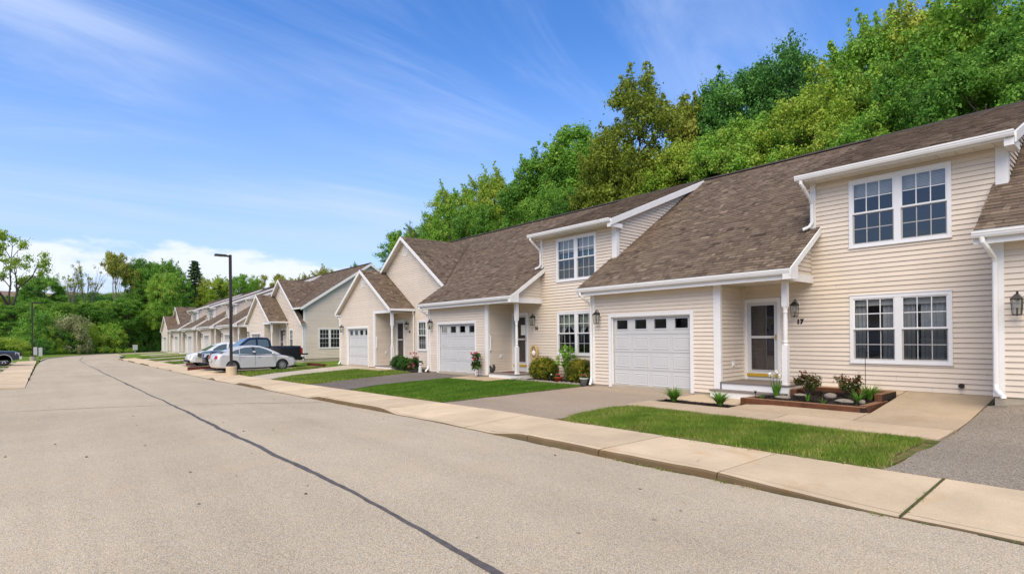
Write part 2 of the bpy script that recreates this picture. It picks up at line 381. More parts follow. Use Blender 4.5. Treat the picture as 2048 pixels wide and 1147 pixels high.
paint('paint_navy', (0.020, 0.026, 0.045), 0.3, 0.25)
simple('black_plastic', (0.02, 0.02, 0.021), 0.6, var=0.1)
simple('tyre', (0.018, 0.018, 0.018), 0.85, var=0.15, scale=30)
simple('rim', (0.55, 0.56, 0.57), 0.3, 0.8, var=0.05)
simple('rim_dark', (0.10, 0.10, 0.105), 0.35, 0.6, var=0.05)
simple('chrome', (0.75, 0.76, 0.78), 0.15, 1.0, var=0.03)
paint('tail_red', (0.42, 0.012, 0.010), 0.0, 0.15)
paint('head_clear', (0.55, 0.56, 0.58), 0.3, 0.12)
simple('amber', (0.6, 0.2, 0.02), 0.3, var=0.05)
simple('far_roof', (0.23, 0.155, 0.115), 0.9, var=0.2)
simple('far_wall', (0.40, 0.36, 0.31), 0.8, var=0.08)
simple('util_grey', (0.42, 0.43, 0.41), 0.6, var=0.06)
def M(*n): return [MAT[k] for k in n]
# ------------------------------------------------------------------ terrain
def lerp(a, b, t): return a + (b - a) * t
def interp(x, xs, ys): return float(np.interp(x, xs, ys))
def sstep(x, a, b):
    t = min(1, max(0, (x - a) / (b - a))); return t * t * (3 - 2 * t)
def base(Y): return interp(Y, (10, 30, 75, 130), (-1.655, -1.86, -1.99, -2.03))
FAR = [(-0.65, 31.5), (-0.55, 60), (-0.35, 74), (0.2, 86), (2.6, 97), (8, 109), (18, 125), (34, 150)]
NEAR = [(6.17, 31.5), (6.17, 60), (6.17, 72), (6.8, 84), (9.2, 94), (14, 104), (24, 120), (40, 145)]
def resample(pl, n):
    p = np.array(pl, float); d = np.r_[0, np.cumsum(np.hypot(*np.diff(p, axis=0).T))]; t = np.linspace(0, d[-1], n)
    return np.c_[np.interp(t, d, p[:, 0]), np.interp(t, d, p[:, 1])]
FARP = resample(FAR, 160); 
def dfar(X, Y):
    """signed distance beyond the far kerb line"""
    q = FARP - (X, Y); i = int(np.argmin((q * q).sum(1))); i = min(max(i, 1), len(FARP) - 2)
    t = FARP[i + 1] - FARP[i - 1]; t /= np.hypot(*t); n = np.array((-t[1], t[0]))
    return float(np.dot((X, Y) - FARP[i], n))
DROPS = [(8.1, 11.5), (17.2, 21.3), (25.9, 28.9), (31.0, 41.0), (42.4, 46.3), (47.6, 51.0), (56.9, 60.3), (66.1, 69.5), (75, 78)]
def raised(Y):
    r = 1.0
    for a, b in DROPS: r = min(r, 1 - sstep(Y, a - 1.0, a) * (1 - sstep(Y, b, b + 1.0)))
    r = min(r, sstep(Y, 1.5, 3.9))
    return r
def road_z(X, Y):
    c = (X - 2.7) / 3.4
    return base(Y) - 0.10 + 0.05 * max(0.0, 1 - c * c) + (0.02 if X < -0.7 else 0) * min(1, (-0.7 - X) / 5)
def house_z(Y): return interp(Y, (31, 41, 95, 100, 106), (-1.60, -1.70, -1.74, -1.9, -2.3))
def H(X, Y):
    b = base(Y); h = house_z(Y)
    std = interp(X, (7.75, 13.4), (b, h))
    if Y < 6.6:
        A = interp(X, (7.75, 10.6, 13.4, 14.65), (b, -1.63, -1.262, -1.25))
        B = interp(X, (7.75, 11.0, 12.3, 14.65), (b, -1.645, -1.575, -1.305))
        t = sstep(Y, 2.12, 2.34); v = lerp(A, B, t)
        std = lerp(v, std, sstep(Y, 5.75, 6.3) if X > 10.9 else sstep(Y, 4, 6.3))
    return std
def G(X, Y):
    if Y > 31.5 and X < 60:
        d = dfar(X, Y)
        if d > 0: return base(Y) - 0.075 + 0.075 * max(0, min(d, 40) - 1.0) if X > -0.6 or Y > 80 else (base(Y) - 0.14 + 0.03 * max(0, -X - 25))
    if X < 7.75: return base(Y) - 0.30
    z = H(X, Y) - (0.16 if X < 15 and Y < 75 else 0.05)
    if X > 27: z += 0.24 * (X - 27) * (1 - sstep(X, 60, 160) * 0.55) * (1 - sstep(Y, 100, 160) * .7)
    return z
def grid_obj(name, mat, xs, ys, hf, skip=None):
    V = [(x, y, hf(x, y)) for y in ys for x in xs]; n = len(xs)
    Fq = [(j*n+i, j*n+i+1, (j+1)*n+i+1, (j+1)*n+i) for j in range(len(ys)-1) for i in range(n-1)]
    return put(name, fast_mesh(name, V, Fq, mat, np.full(len(Fq), .5)))
xs = np.r_[np.linspace(-300, -40, 14), np.arange(-36, -3, 3), np.arange(-3, 30, 0.75), np.arange(30, 80, 3.5), np.linspace(84, 400, 18)]
ys = np.r_[np.linspace(-120, -10, 10), np.arange(-6, 46, 0.75), np.arange(46, 160, 2.5), np.linspace(165, 600, 20)]
tag(grid_obj('ground', MAT['turf'], xs, ys, G), kind='structure')

# road: wide forecourt near the camera, then the carriageway and its bend
nr = 64
tp = resample(FAR, 90); tq = resample(NEAR, 90)
V = []; Fq = []
ya = np.linspace(-14, 31.5, 60); xa = np.r_[np.linspace(-40, -4, 10), np.linspace(-2.5, 6.17, 16)]
for y in ya:
    for x in xa: V.append((x, y, road_z(x, y)))
n = len(xa)
Fq += [(j*n+i, j*n+i+1, (j+1)*n+i+1, (j+1)*n+i) for j in range(len(ya)-1) for i in range(n-1)]
o0 = len(V); n = 10
for a, b in zip(tp, tq):
    for k in range(n):
        t = k / (n - 1); x, y = lerp(a[0], b[0], t), lerp(a[1], b[1], t)
        V.append((x, y, base(y) - 0.10 + 0.2 * t * (1 - t)))
Fq += [(o0+j*n+i, o0+j*n+i+1, o0+(j+1)*n+i+1, o0+(j+1)*n+i) for j in range(len(tp)-1) for i in range(n-1)]
road = tag(put('road', fast_mesh('road', V, Fq, MAT['asphalt_road'], np.full(len(Fq), .5))), kind='structure')
def seam(pts, wd, seed, name='tar_seam', mat='tar'):
    rn = random.Random(seed); P = resample(pts, max(8, int(len(pts) * 40))); mb = MB(); L = []
    off = 0; p_w = wd
    for i, (x, y) in enumerate(P):
        a = P[max(i-1, 0)]; b = P[min(i+1, len(P)-1)]; t = (b - a) / np.hypot(*(b - a)); nx, ny = -t[1], t[0]
        off = off * 0.92 + rn.uniform(-1, 1) * 0.012; p_w = max(wd * .6, min(wd * 1.4, p_w + rn.uniform(-1, 1) * wd * 0.12))
        L.append([(x + nx * (off + s_ * p_w / 2), y + ny * (off + s_ * p_w / 2)) for s_ in (-1, 1)])
    for a, b in zip(L, L[1:]):
        mb.poly([(q[0], q[1], (road_z(*q) if q[1] < 31 else base(q[1]) - 0.05) + 0.004) for q in (a[0], a[1], b[1], b[0])])
    return mb.build(name, MAT[mat], road)
seam([(2.42, -6), (2.49, 3.1), (2.56, 6.0), (2.58, 10.8), (2.68, 19.3), (2.73, 30.9)], 0.075, 1)
seam([(2.73, 31), (2.70, 46), (2.6, 60), (2.8, 74), (3.6, 87), (6, 97)], 0.055, 2)
seam([(-14, 24.5), (-1, 19.9), (2.6, 17.7), (6.0, 15.5)], 0.035, 3)
seam([(-9, 27.5), (-2, 24.6), (0.5, 23.4)], 0.022, 4)
# loose stones and leaves lying on the road
for i in range(46):
    y = rng.uniform(3, 26); x = rng.uniform(-0.5, 5.9)
    mb = MB(); s_ = rng.uniform(0.006, 0.018); mb.blob((0, 0, 0), (s_, s_ * 1.3, s_ * .6), i, 6, 4, .2)
    mb.build('pebble', MAT['rock' if i % 3 else 'soil'], road, (x, y, road_z(x, y) + s_ * .4))

# sidewalk slabs and kerb stones
SX0, SX1, SXB = 6.17, 6.31, 7.75
sidewalk = tag(bpy.data.objects.new('sidewalk', None), kind='structure'); col.objects.link(sidewalk)
kerb = tag(bpy.data.objects.new('kerb', None), kind='structure'); col.objects.link(kerb)
def front_top(Y): return base(Y) - 0.10 + 0.013 + 0.085 * raised(Y)
def edge_wob(Y): return 0.012 * math.sin(Y * 2.1) + 0.01 * math.sin(Y * 5.3 + 1)
joints = [-3.9, -2.05, -0.15, 1.68, 3.56, 5.4, 7.0, 8.85, 10.4, 12.2, 14.05, 15.9, 17.8, 19.6, 21.5, 23.4, 25.3, 27.2, 29.1, 31]
while joints[-1] < 74: joints.append(joints[-1] + 2.6)
for k, (a, b) in enumerate(zip(joints, joints[1:])):
    g = 0.006; n = 7; mb = MB(); mb.tint = rng.uniform(0, 1); rows = []
    jz = rng.uniform(-.004, .004)
    for i in range(n):
        y = lerp(a + g, b - g, i / (n - 1)); z0 = front_top(y) + jz; z1 = base(y) + 0.005 + jz
        rows.append(((SX1, y, z0 + .004), (7.0, y, lerp(z0, z1, .5)), (SXB, y, z1)))
    for r0, r1 in zip(rows, rows[1:]):
        mb.poly([r0[0], r0[1], r1[1], r1[0]]); mb.poly([r0[1], r0[2], r1[2], r1[1]])
        mb.poly([r0[2], (SXB, r0[0][1], r0[2][2] - .14), (SXB, r1[0][1], r1[2][2] - .14), r1[2]])
    for r, s_ in ((rows[0], 1), (rows[-1], -1)):
        q = [r[0], r[1], r[2], (SXB, r[0][1], r[2][2] - .14), (SX1, r[0][1], r[0][2] - .14)]; mb.poly(q[::s_])
    mb.build('slab', MAT['concrete'], sidewalk)
    # kerb stone in front of the slab; stained vertical face
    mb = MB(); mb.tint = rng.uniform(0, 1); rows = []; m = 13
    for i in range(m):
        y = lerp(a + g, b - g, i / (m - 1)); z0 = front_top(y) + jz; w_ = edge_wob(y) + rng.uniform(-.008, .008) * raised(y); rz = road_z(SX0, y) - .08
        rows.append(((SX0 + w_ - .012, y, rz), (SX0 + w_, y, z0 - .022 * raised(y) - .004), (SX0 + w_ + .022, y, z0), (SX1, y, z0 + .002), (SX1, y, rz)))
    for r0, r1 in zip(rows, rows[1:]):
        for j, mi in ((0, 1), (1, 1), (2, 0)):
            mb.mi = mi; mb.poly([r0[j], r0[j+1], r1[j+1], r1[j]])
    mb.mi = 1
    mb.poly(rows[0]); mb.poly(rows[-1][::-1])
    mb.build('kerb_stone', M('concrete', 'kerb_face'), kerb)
mb = MB(); zf_, zm_, zk_ = front_top(1.68), lerp(front_top(1.68), base(1.68) + .005, .5), base(1.68) + .005
for (xa_, za_), (xb_, zb_) in (((6.18, zf_), (7.0, zm_)), ((7.0, zm_), (7.745, zk_))): mb.poly([(xa_, 1.664, za_ + .006), (xb_, 1.664, zb_ + .006), (xb_, 1.694, zb_ + .006), (xa_, 1.694, za_ + .006)])
mb.build('joint_moss', MAT['moss'], sidewalk)
mb = MB()
for a in np.arange(-1.2, 7.6, .1):
    w_ = .022 + .016 * math.sin(a * 3.1) + .01 * math.sin(a * 9.7)
    if w_ > .012: q = lambda x, y: (x, y, road_z(x, y) + .005); mb.poly([q(SX0 - w_, a), q(SX0 + .02, a), q(SX0 + .02, a + .1), q(SX0 - w_, a + .1)])
mb.build('gutter_moss', MAT['moss'], kerb)
def strip(pts, wd, ht, mat, name, parent, zf, step=None):
    P = resample(pts, 60); mb = MB()
    L = []
    for i, (x, y) in enumerate(P):
        a = P[max(i-1, 0)]; b = P[min(i+1, len(P)-1)]; t = (b - a) / np.hypot(*(b - a)); nx, ny = -t[1], t[0]; z = zf(x, y)
        L.append(((x, y, z - .1), (x, y, z + ht), (x + nx*wd, y + ny*wd, z + ht), (x + nx*wd, y + ny*wd, z - .1)))
    for a, b in zip(L, L[1:]):
        for j in range(3): mb.poly([a[j], a[j+1], b[j+1], b[j]])
    return mb.build(name, mat, parent)
tag(strip([(-0.35, 75.5), (0.2, 86), (2.6, 97), (8, 109), (18, 125), (34, 150)], 0.16, 0.09, MAT['concrete_grey'], 'far_kerb', None, lambda x, y: base(y) - .10), kind='structure')
tag(strip([(6.19, 74.2), (6.85, 84), (9.25, 94), (14.05, 104), (24, 120), (40, 145)][::-1], 0.16, 0.09, MAT['concrete_grey'], 'bend_kerb', None, lambda x, y: base(y) - .10), kind='structure')
# sidewalk across the road
ls = tag(bpy.data.objects.new('opposite_sidewalk', None), kind='structure'); col.objects.link(ls)
LD = [(31.0, 36.5), (39.5, 42.5), (46, 49), (52.5, 55.5), (59, 63), (66, 70)]
def lraised(Y):
    r = 1.0
    for a, b in LD: r = min(r, 1 - sstep(Y, a - .7, a) * (1 - sstep(Y, b, b + .7)))
    return r
ly = np.arange(30.8, 76, 2.2)
for a, b in zip(ly, ly[1:]):
    mb = MB(); mb.tint = rng.uniform(0, 1); rows = []
    for i in range(7):
        y = lerp(a + .008, b - .008, i / 6); z0 = base(y) - .085 + .085 * lraised(y)
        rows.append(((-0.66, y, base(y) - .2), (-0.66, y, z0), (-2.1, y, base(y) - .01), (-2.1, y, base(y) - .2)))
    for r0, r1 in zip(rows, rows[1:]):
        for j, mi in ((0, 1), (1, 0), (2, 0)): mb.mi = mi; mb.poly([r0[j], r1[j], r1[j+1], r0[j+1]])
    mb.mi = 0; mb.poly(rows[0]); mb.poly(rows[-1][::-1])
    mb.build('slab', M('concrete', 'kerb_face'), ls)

def patch(name, mat, x0, x1, ya, yb, off, nx=10, ny=6, skirt=.1, hf=H, kind='structure', parent=None, crown=0.0, wob=0.0):
    """sheet between x0..x1 whose ends in Y are functions of x, laid off above the terrain, with a skirt"""
    f0 = ya if callable(ya) else (lambda x: ya); f1 = yb if callable(yb) else (lambda x: yb)
    mb = MB(); mb.tint = rng.uniform(0, 1); rows = []
    for i in range(nx + 1):
        x = lerp(x0, x1, i / nx); a, b = f0(x), f1(x)
        if wob: a += wob * math.sin(x * 3.7) + wob * .6 * math.sin(x * 9.1); b += wob * math.sin(x * 4.1 + 2) + wob * .6 * math.sin(x * 8.3)
        rows.append([(x, lerp(a, b, j / ny), hf(x, lerp(a, b, j / ny)) + off + crown * 4 * (j / ny) * (1 - j / ny)) for j in range(ny + 1)])
    idx = [[mb.P(p) for p in r] for r in rows]
    for r0, r1 in zip(idx, idx[1:]):
        for j in range(ny): mb.face((r0[j], r1[j], r1[j+1], r0[j+1]))
    per = [r[0] for r in rows] + rows[-1][1:] + [r[-1] for r in rows[::-1]][1:] + rows[0][::-1][1:-1]
    for p, q in zip(per, per[1:] + per[:1]): mb.poly([p, (p[0], p[1], p[2] - skirt), (q[0], q[1], q[2] - skirt), q])
    o = mb.build(name, mat, parent)
    if kind: tag(o, kind=kind)
    return o
# driveways
patch('driveway', MAT['asphalt_drive'], 7.76, 13.44, lambda x: 8.2 - (0.25 if x < 8.3 else 0) , 12.03, 0.004, 12, 8, wob=.02)
patch('driveway', MAT['asphalt_grey'], 7.76, 13.44, -4.5, lambda x: 2.26, 0.006, 12, 8, wob=.02)
patch('driveway', MAT['asphalt_dark'], 7.76, 13.44, lambda x: interp(x, (7.7, 9.4, 13), (17.9, 18.7, 18.75)), lambda x: interp(x, (7.7, 9, 13), (21.3, 21.7, 22.6)), 0.004, 12, 8, wob=.03)
patch('driveway', MAT['concrete_grey'], 7.76, 13.44, lambda x: interp(x, (7.7, 9, 13.4), (26.2, 27.4, 28.1)), lambda x: interp(x, (7.7, 9, 13.4), (29.2, 30.2, 31.3)), 0.006, 12, 8)
patch('parking_bay', MAT['asphalt_grey'], 7.76, 14.0, 33.7, 39.9, -0.004, 10, 8, hf=lambda x, y: lerp(base(y), -1.86, sstep(x, 7.7, 11)))
for c in (45.2, 49.0, 58.4, 67.5, 76.6, 85.5):
    patch('driveway', MAT['concrete_grey' if c > 46 else 'asphalt_grey'], 7.76 if c < 74 else 9.5, 13.44 if c > 46 else 12.6, c - 1.6, c + 1.6, 0.006, 8, 4)
# concrete walk, slab and parking pad in front of the nearest house
walk = patch('walkway', MAT['concrete_slab'], 10.45, 11.42, 5.02, 8.32, 0.012, 4, 8)
patch('walkway', MAT['concrete_slab'], 10.45, 11.42, 2.33, 5.0, 0.012, 4, 8)
patch('front_slab', MAT['concrete_slab'], 11.44, 14.64, 2.31, lambda x: interp(x, (11.44, 11.9, 12.0, 14.7), (3.82, 3.82, 3.82, 3.82)), 0.012, 14, 8)
patch('front_slab', MAT['concrete_slab'], 11.92, 13.40, 6.46, 8.2, 0.010, 6, 8)
patch('front_slab', MAT['concrete_slab'], 11.44, 12.30, 3.84, 6.3, 0.012, 4, 8)
patch('front_slab', MAT['concrete_slab'], 12.31, 13.40, 5.84, 6.44, 0.008, 4, 3)
patch('front_slab', MAT['concrete_slab'], 14.22, 14.64, 3.84, 5.8, 0.012, 3, 6)
patch('soil_verge', MAT['lawn_soil'], 7.76, 10.44, 2.15, 8.4, -.02, 10, 14)
patch('mulch_strip', MAT['mulch_base'], 11.43, 11.91, 6.31, 8.25, 0.002, 4, 8)
patch('porch_slab', MAT['concrete_slab'], 12.35, 13.40, 16.1, 18.6, 0.012, 6, 8)
patch('porch_slab', MAT['concrete_slab'], 12.7, 13.40, 25.0, 27.9, 0.012, 6, 8)
# ------------------------------------------------------------------ town houses
XG, XM, XE, XR = 13.406, 14.651, 12.95, 19.9
ZE, SL = 1.50, 0.655
def zr(X): return ZE + SL * (X - XE)
ZR = zr(XR)
XD, ZD = 14.16, 3.80
SD = (ZR - ZD) / (XR - XD)
def zdm(X): return ZD + SD * (X - XD)
def front(X): return lambda a, z, d: (X - d, a, z)
def side(y, s=-1): return lambda a, z, d: (a, y + s * d, z)
def spans(poly, z):
    xs_ = []
    for (a, b), (c, d) in zip(poly, poly[1:] + poly[:1]):
        if (b <= z) != (d <= z): xs_.append(a + (z - b) / (d - b) * (c - a))
    xs_.sort(); return list(zip(xs_[::2], xs_[1::2]))
def courses(poly, step, holes=()):
    zs = [p[1] for p in poly]; z = min(zs); top = max(zs)
    while z < top - .01:
        z1 = min(z + step, top); I0 = spans(poly, z + 1e-4); I1 = spans(poly, z1 - 1e-4); mid = spans(poly, (z + z1) / 2)
        if len(I0) != len(I1) or len(I0) != len(mid): I0 = I1 = mid
        zm = (z + z1) / 2
        segs = [[i0[0], i0[1], i1[0], i1[1]] for i0, i1 in zip(I0, I1)]
        for h in holes:
            if h[2] < zm < h[3]:
                new = []
                for s_ in segs:
                    if s_[0] < h[0] and s_[1] > h[1]: new += [[s_[0], h[0], s_[2], h[0]], [h[1], s_[1], h[1], s_[3]]]
                    elif s_[1] <= h[0] or s_[0] >= h[1]: new.append(s_)
                    elif s_[0] < h[0]: new.append([s_[0], h[0], s_[2], h[0]])
                    elif s_[1] > h[1]: new.append([h[1], s_[1], h[1], s_[3]])
                segs = new
        for s_ in segs:
            if s_[1] - s_[0] > .01 or s_[3] - s_[2] > .01: yield z, z1, s_
        z = z1
def board(mb, z, z1, s_, fr, lip=.022):
    A = lambda a, zz, d: mb.P(fr(a, zz, d))
    b0, b1, t0, t1 = A(s_[0], z, lip), A(s_[1], z, lip), A(s_[2], z1, -.001), A(s_[3], z1, -.001)
    k0, k1 = A(s_[0], z + .006, -.004), A(s_[1], z + .006, -.004); q0, q1 = A(s_[2], z1, -.004), A(s_[3], z1, -.004)
    mb.face((b0, b1, t1, t0)); mb.face((k0, k1, b1, b0)); mb.face((k0, b0, t0, q0)); mb.face((k1, q1, t1, b1))
def wall(parent, poly, holes, fr, pieces, step=.107):
    if pieces:
        mb = MB()
        for z, z1, s_ in courses(poly, step, holes):
            mb.poly([fr(s_[0], z, -.006), fr(s_[1], z, -.006), fr(s_[3], z1, -.006), fr(s_[2], z1, -.006)])
        wl = mb.build('wall', MAT['siding'], parent)
        for z, z1, s_ in courses(poly, step, holes):
            # long courses are made of lapped lengths
            cut = s_[0] + random.uniform(1.2, 3.6)
            parts = [s_] if s_[1] - s_[0] < 4.2 or abs(s_[0] - s_[2]) + abs(s_[1] - s_[3]) > .01 else [[s_[0], cut, s_[0], cut], [cut + .003, s_[1], cut + .003, s_[1]]]
            for q_ in parts: mb = MB(); mb.tint = random.random(); board(mb, z, z1, q_, fr, random.uniform(.0205, .0235)); mb.build('siding_board', MAT['siding'], wl)
        return wl
    mb = MB()
    for z, z1, s_ in courses(poly, step, holes): mb.tint = random.random(); board(mb, z, z1, s_, fr)
    return tag(mb.build('siding', MAT['siding'], parent), kind='stuff')
def shingle_cover(parent, poly, fr, pieces=0, eye=None, thick=.09, step=.143):
    """poly in (along, upslope); fr(a, s, d) -> local point; roof deck plus overlapping tabs"""
    mb = MB()
    mb.prism([fr(a, s, -.004) for a, s in poly], [fr(a, s, -thick) for a, s in poly], False); mb.tint = .3
    mb.mi = 1; mb.poly([fr(a, s, -.004) for a, s in poly]); mb.mi = 2; mb.poly([fr(a, s, -thick) for a, s in poly])
    deck = mb.build('roof', M('white_trim', 'shingle', 'soffit'), parent)
    tabs = []
    for z, z1, s_ in courses(poly, step):
        a = s_[0] - random.uniform(0, .2); row = random.uniform(-.06, .06)
        while a < s_[1]:
            wd = random.choice((.11, .15, .18, .22, .27)) * random.uniform(.9, 1.1)
            a0, a1 = max(a, s_[0]), min(a + wd, s_[1]); a += wd
            if a1 - a0 < .02: continue
            u0 = max(a0, s_[2]); u1 = min(a1, s_[3])
            if u1 <= u0: u0, u1 = a0, a1
            tabs.append((z, z1, a0, a1, u0, u1, min(1, max(0, random.gauss(.5, .155) + row * .5)), random.choice((0, 0, .006))))
    chosen = set()
    if pieces:
        order = sorted(range(len(tabs)), key=lambda i: (Vector(fr((tabs[i][2] + tabs[i][3]) / 2, tabs[i][0], 0)) - eye).length if tabs[i][3] - tabs[i][2] > .1 and abs(tabs[i][5] - tabs[i][3]) + abs(tabs[i][4] - tabs[i][2]) < .001 else 1e9)
        order = [i for i in order if pixel(*(Vector(fr(tabs[i][2], tabs[i][0], 0)) - eye))[0] < 2040]
        chosen = set(order[:pieces])
    mb = MB(); O = Vector(fr(0, 0, 0)); var = {}
    for i, (z, z1, a0, a1, u0, u1, t, ex) in enumerate(tabs):
        d0, d1 = .013 + ex, .004
        if i in chosen:
            key = (round((a1 - a0) * 25), int(t * 5), ex)
            if key not in var:
                m2 = MB(); m2.tint = t; wd = (a1 - a0) * .99; f2 = lambda a, s, d: Vector(fr(a, s, d)) - O
                p = [f2(0, 0, d0), f2(wd, 0, d0), f2(wd, step, d1), f2(0, step, d1)]; m2.poly(p)
                m2.poly([f2(0, 0, 0), f2(wd, 0, 0), p[1], p[0]]); m2.poly([f2(0, 0, 0), p[0], p[3], f2(0, step, 0)]); m2.poly([f2(wd, 0, 0), f2(wd, step, 0), p[2], p[1]])
                var[key] = m2.mesh('shingle', MAT['shingle'])
            put('shingle', var[key], deck, fr(a0, z, 0)); continue
        mb.tint = t; g = .002
        p = [fr(a0 + g, z, d0), fr(a1 - g, z, d0), fr(u1 - g, z1, d1), fr(u0 + g, z1, d1)]
        mb.poly(p); mb.poly([fr(a0 + g, z, 0), fr(a1 - g, z, 0), p[1], p[0]])
        if ex: mb.poly([fr(a0 + g, z, 0), p[0], p[3]]); mb.poly([fr(a1 - g, z, 0), p[2], p[1]])
    tag(mb.build('shingles', MAT['shingle'], deck), kind='stuff')
    return deck
def trim_board(parent, fr, a0, a1, z0, z1, d=.03, name='trim', mat='white_trim'):
    mb = MB(); mb.T = fr; mb.box(a0, a1, z0, z1, -.02, d); return mb.build(name, MAT[mat], parent)
def gutter(parent, xf, ya, yb, zt):
    pr = [(.115, 0), (.115, -.115), (.035, -.115), (.012, -.07), (.012, -.045), (0, -.035), (0, 0), (.012, 0), (.012, -.02), (.10, -.02)]
    mb = MB(); mb.prism([(xf + x, ya, zt + z) for x, z in pr], [(xf + x, yb, zt + z) for x, z in pr]); return mb.build('gutter', MAT['white_trim'], parent)
def downspout(parent, pts, r=.042):
    # rectangular leader with crimped elbows
    mb = MB(); mb.tube(pts, r, 8, square=True); o = mb.build('downspout', MAT['white_trim'], parent)
    return o
def rake(parent, pa, pb, wd=.17, th=.03, axis='y', name='rake_board'):
    """sloping board hanging below the line pa-pb"""
    mb = MB(); e = Vector((0, th, 0)) if axis == 'y' else Vector((th, 0, 0)); dn = Vector((0, 0, -wd)); a, b = Vector(pa), Vector(pb)
    mb.prism([a, b, b + dn, a + dn], [a + e, b + e, b + dn + e, a + dn + e]); return mb.build(name, MAT['white_trim'], parent)
def wave_sheet(fr, a0, a1, z0, z1, d, amp=.02, per=.09, n=40, seed=0):
    mb = MB(); rn = random.Random(seed); ph = rn.uniform(0, 6); L = []
    for i in range(n + 1):
        a = lerp(a0, a1, i / n); w_ = amp * math.sin(a / per * 6.28 + ph) + amp * .5 * math.sin(a / per * 2.7 + ph)
        L.append((fr(a, z0, d + w_), fr(a, z1, d + w_ * .6)))
    for p, q in zip(L, L[1:]): mb.poly([p[0], q[0], q[1], p[1]])
    return mb
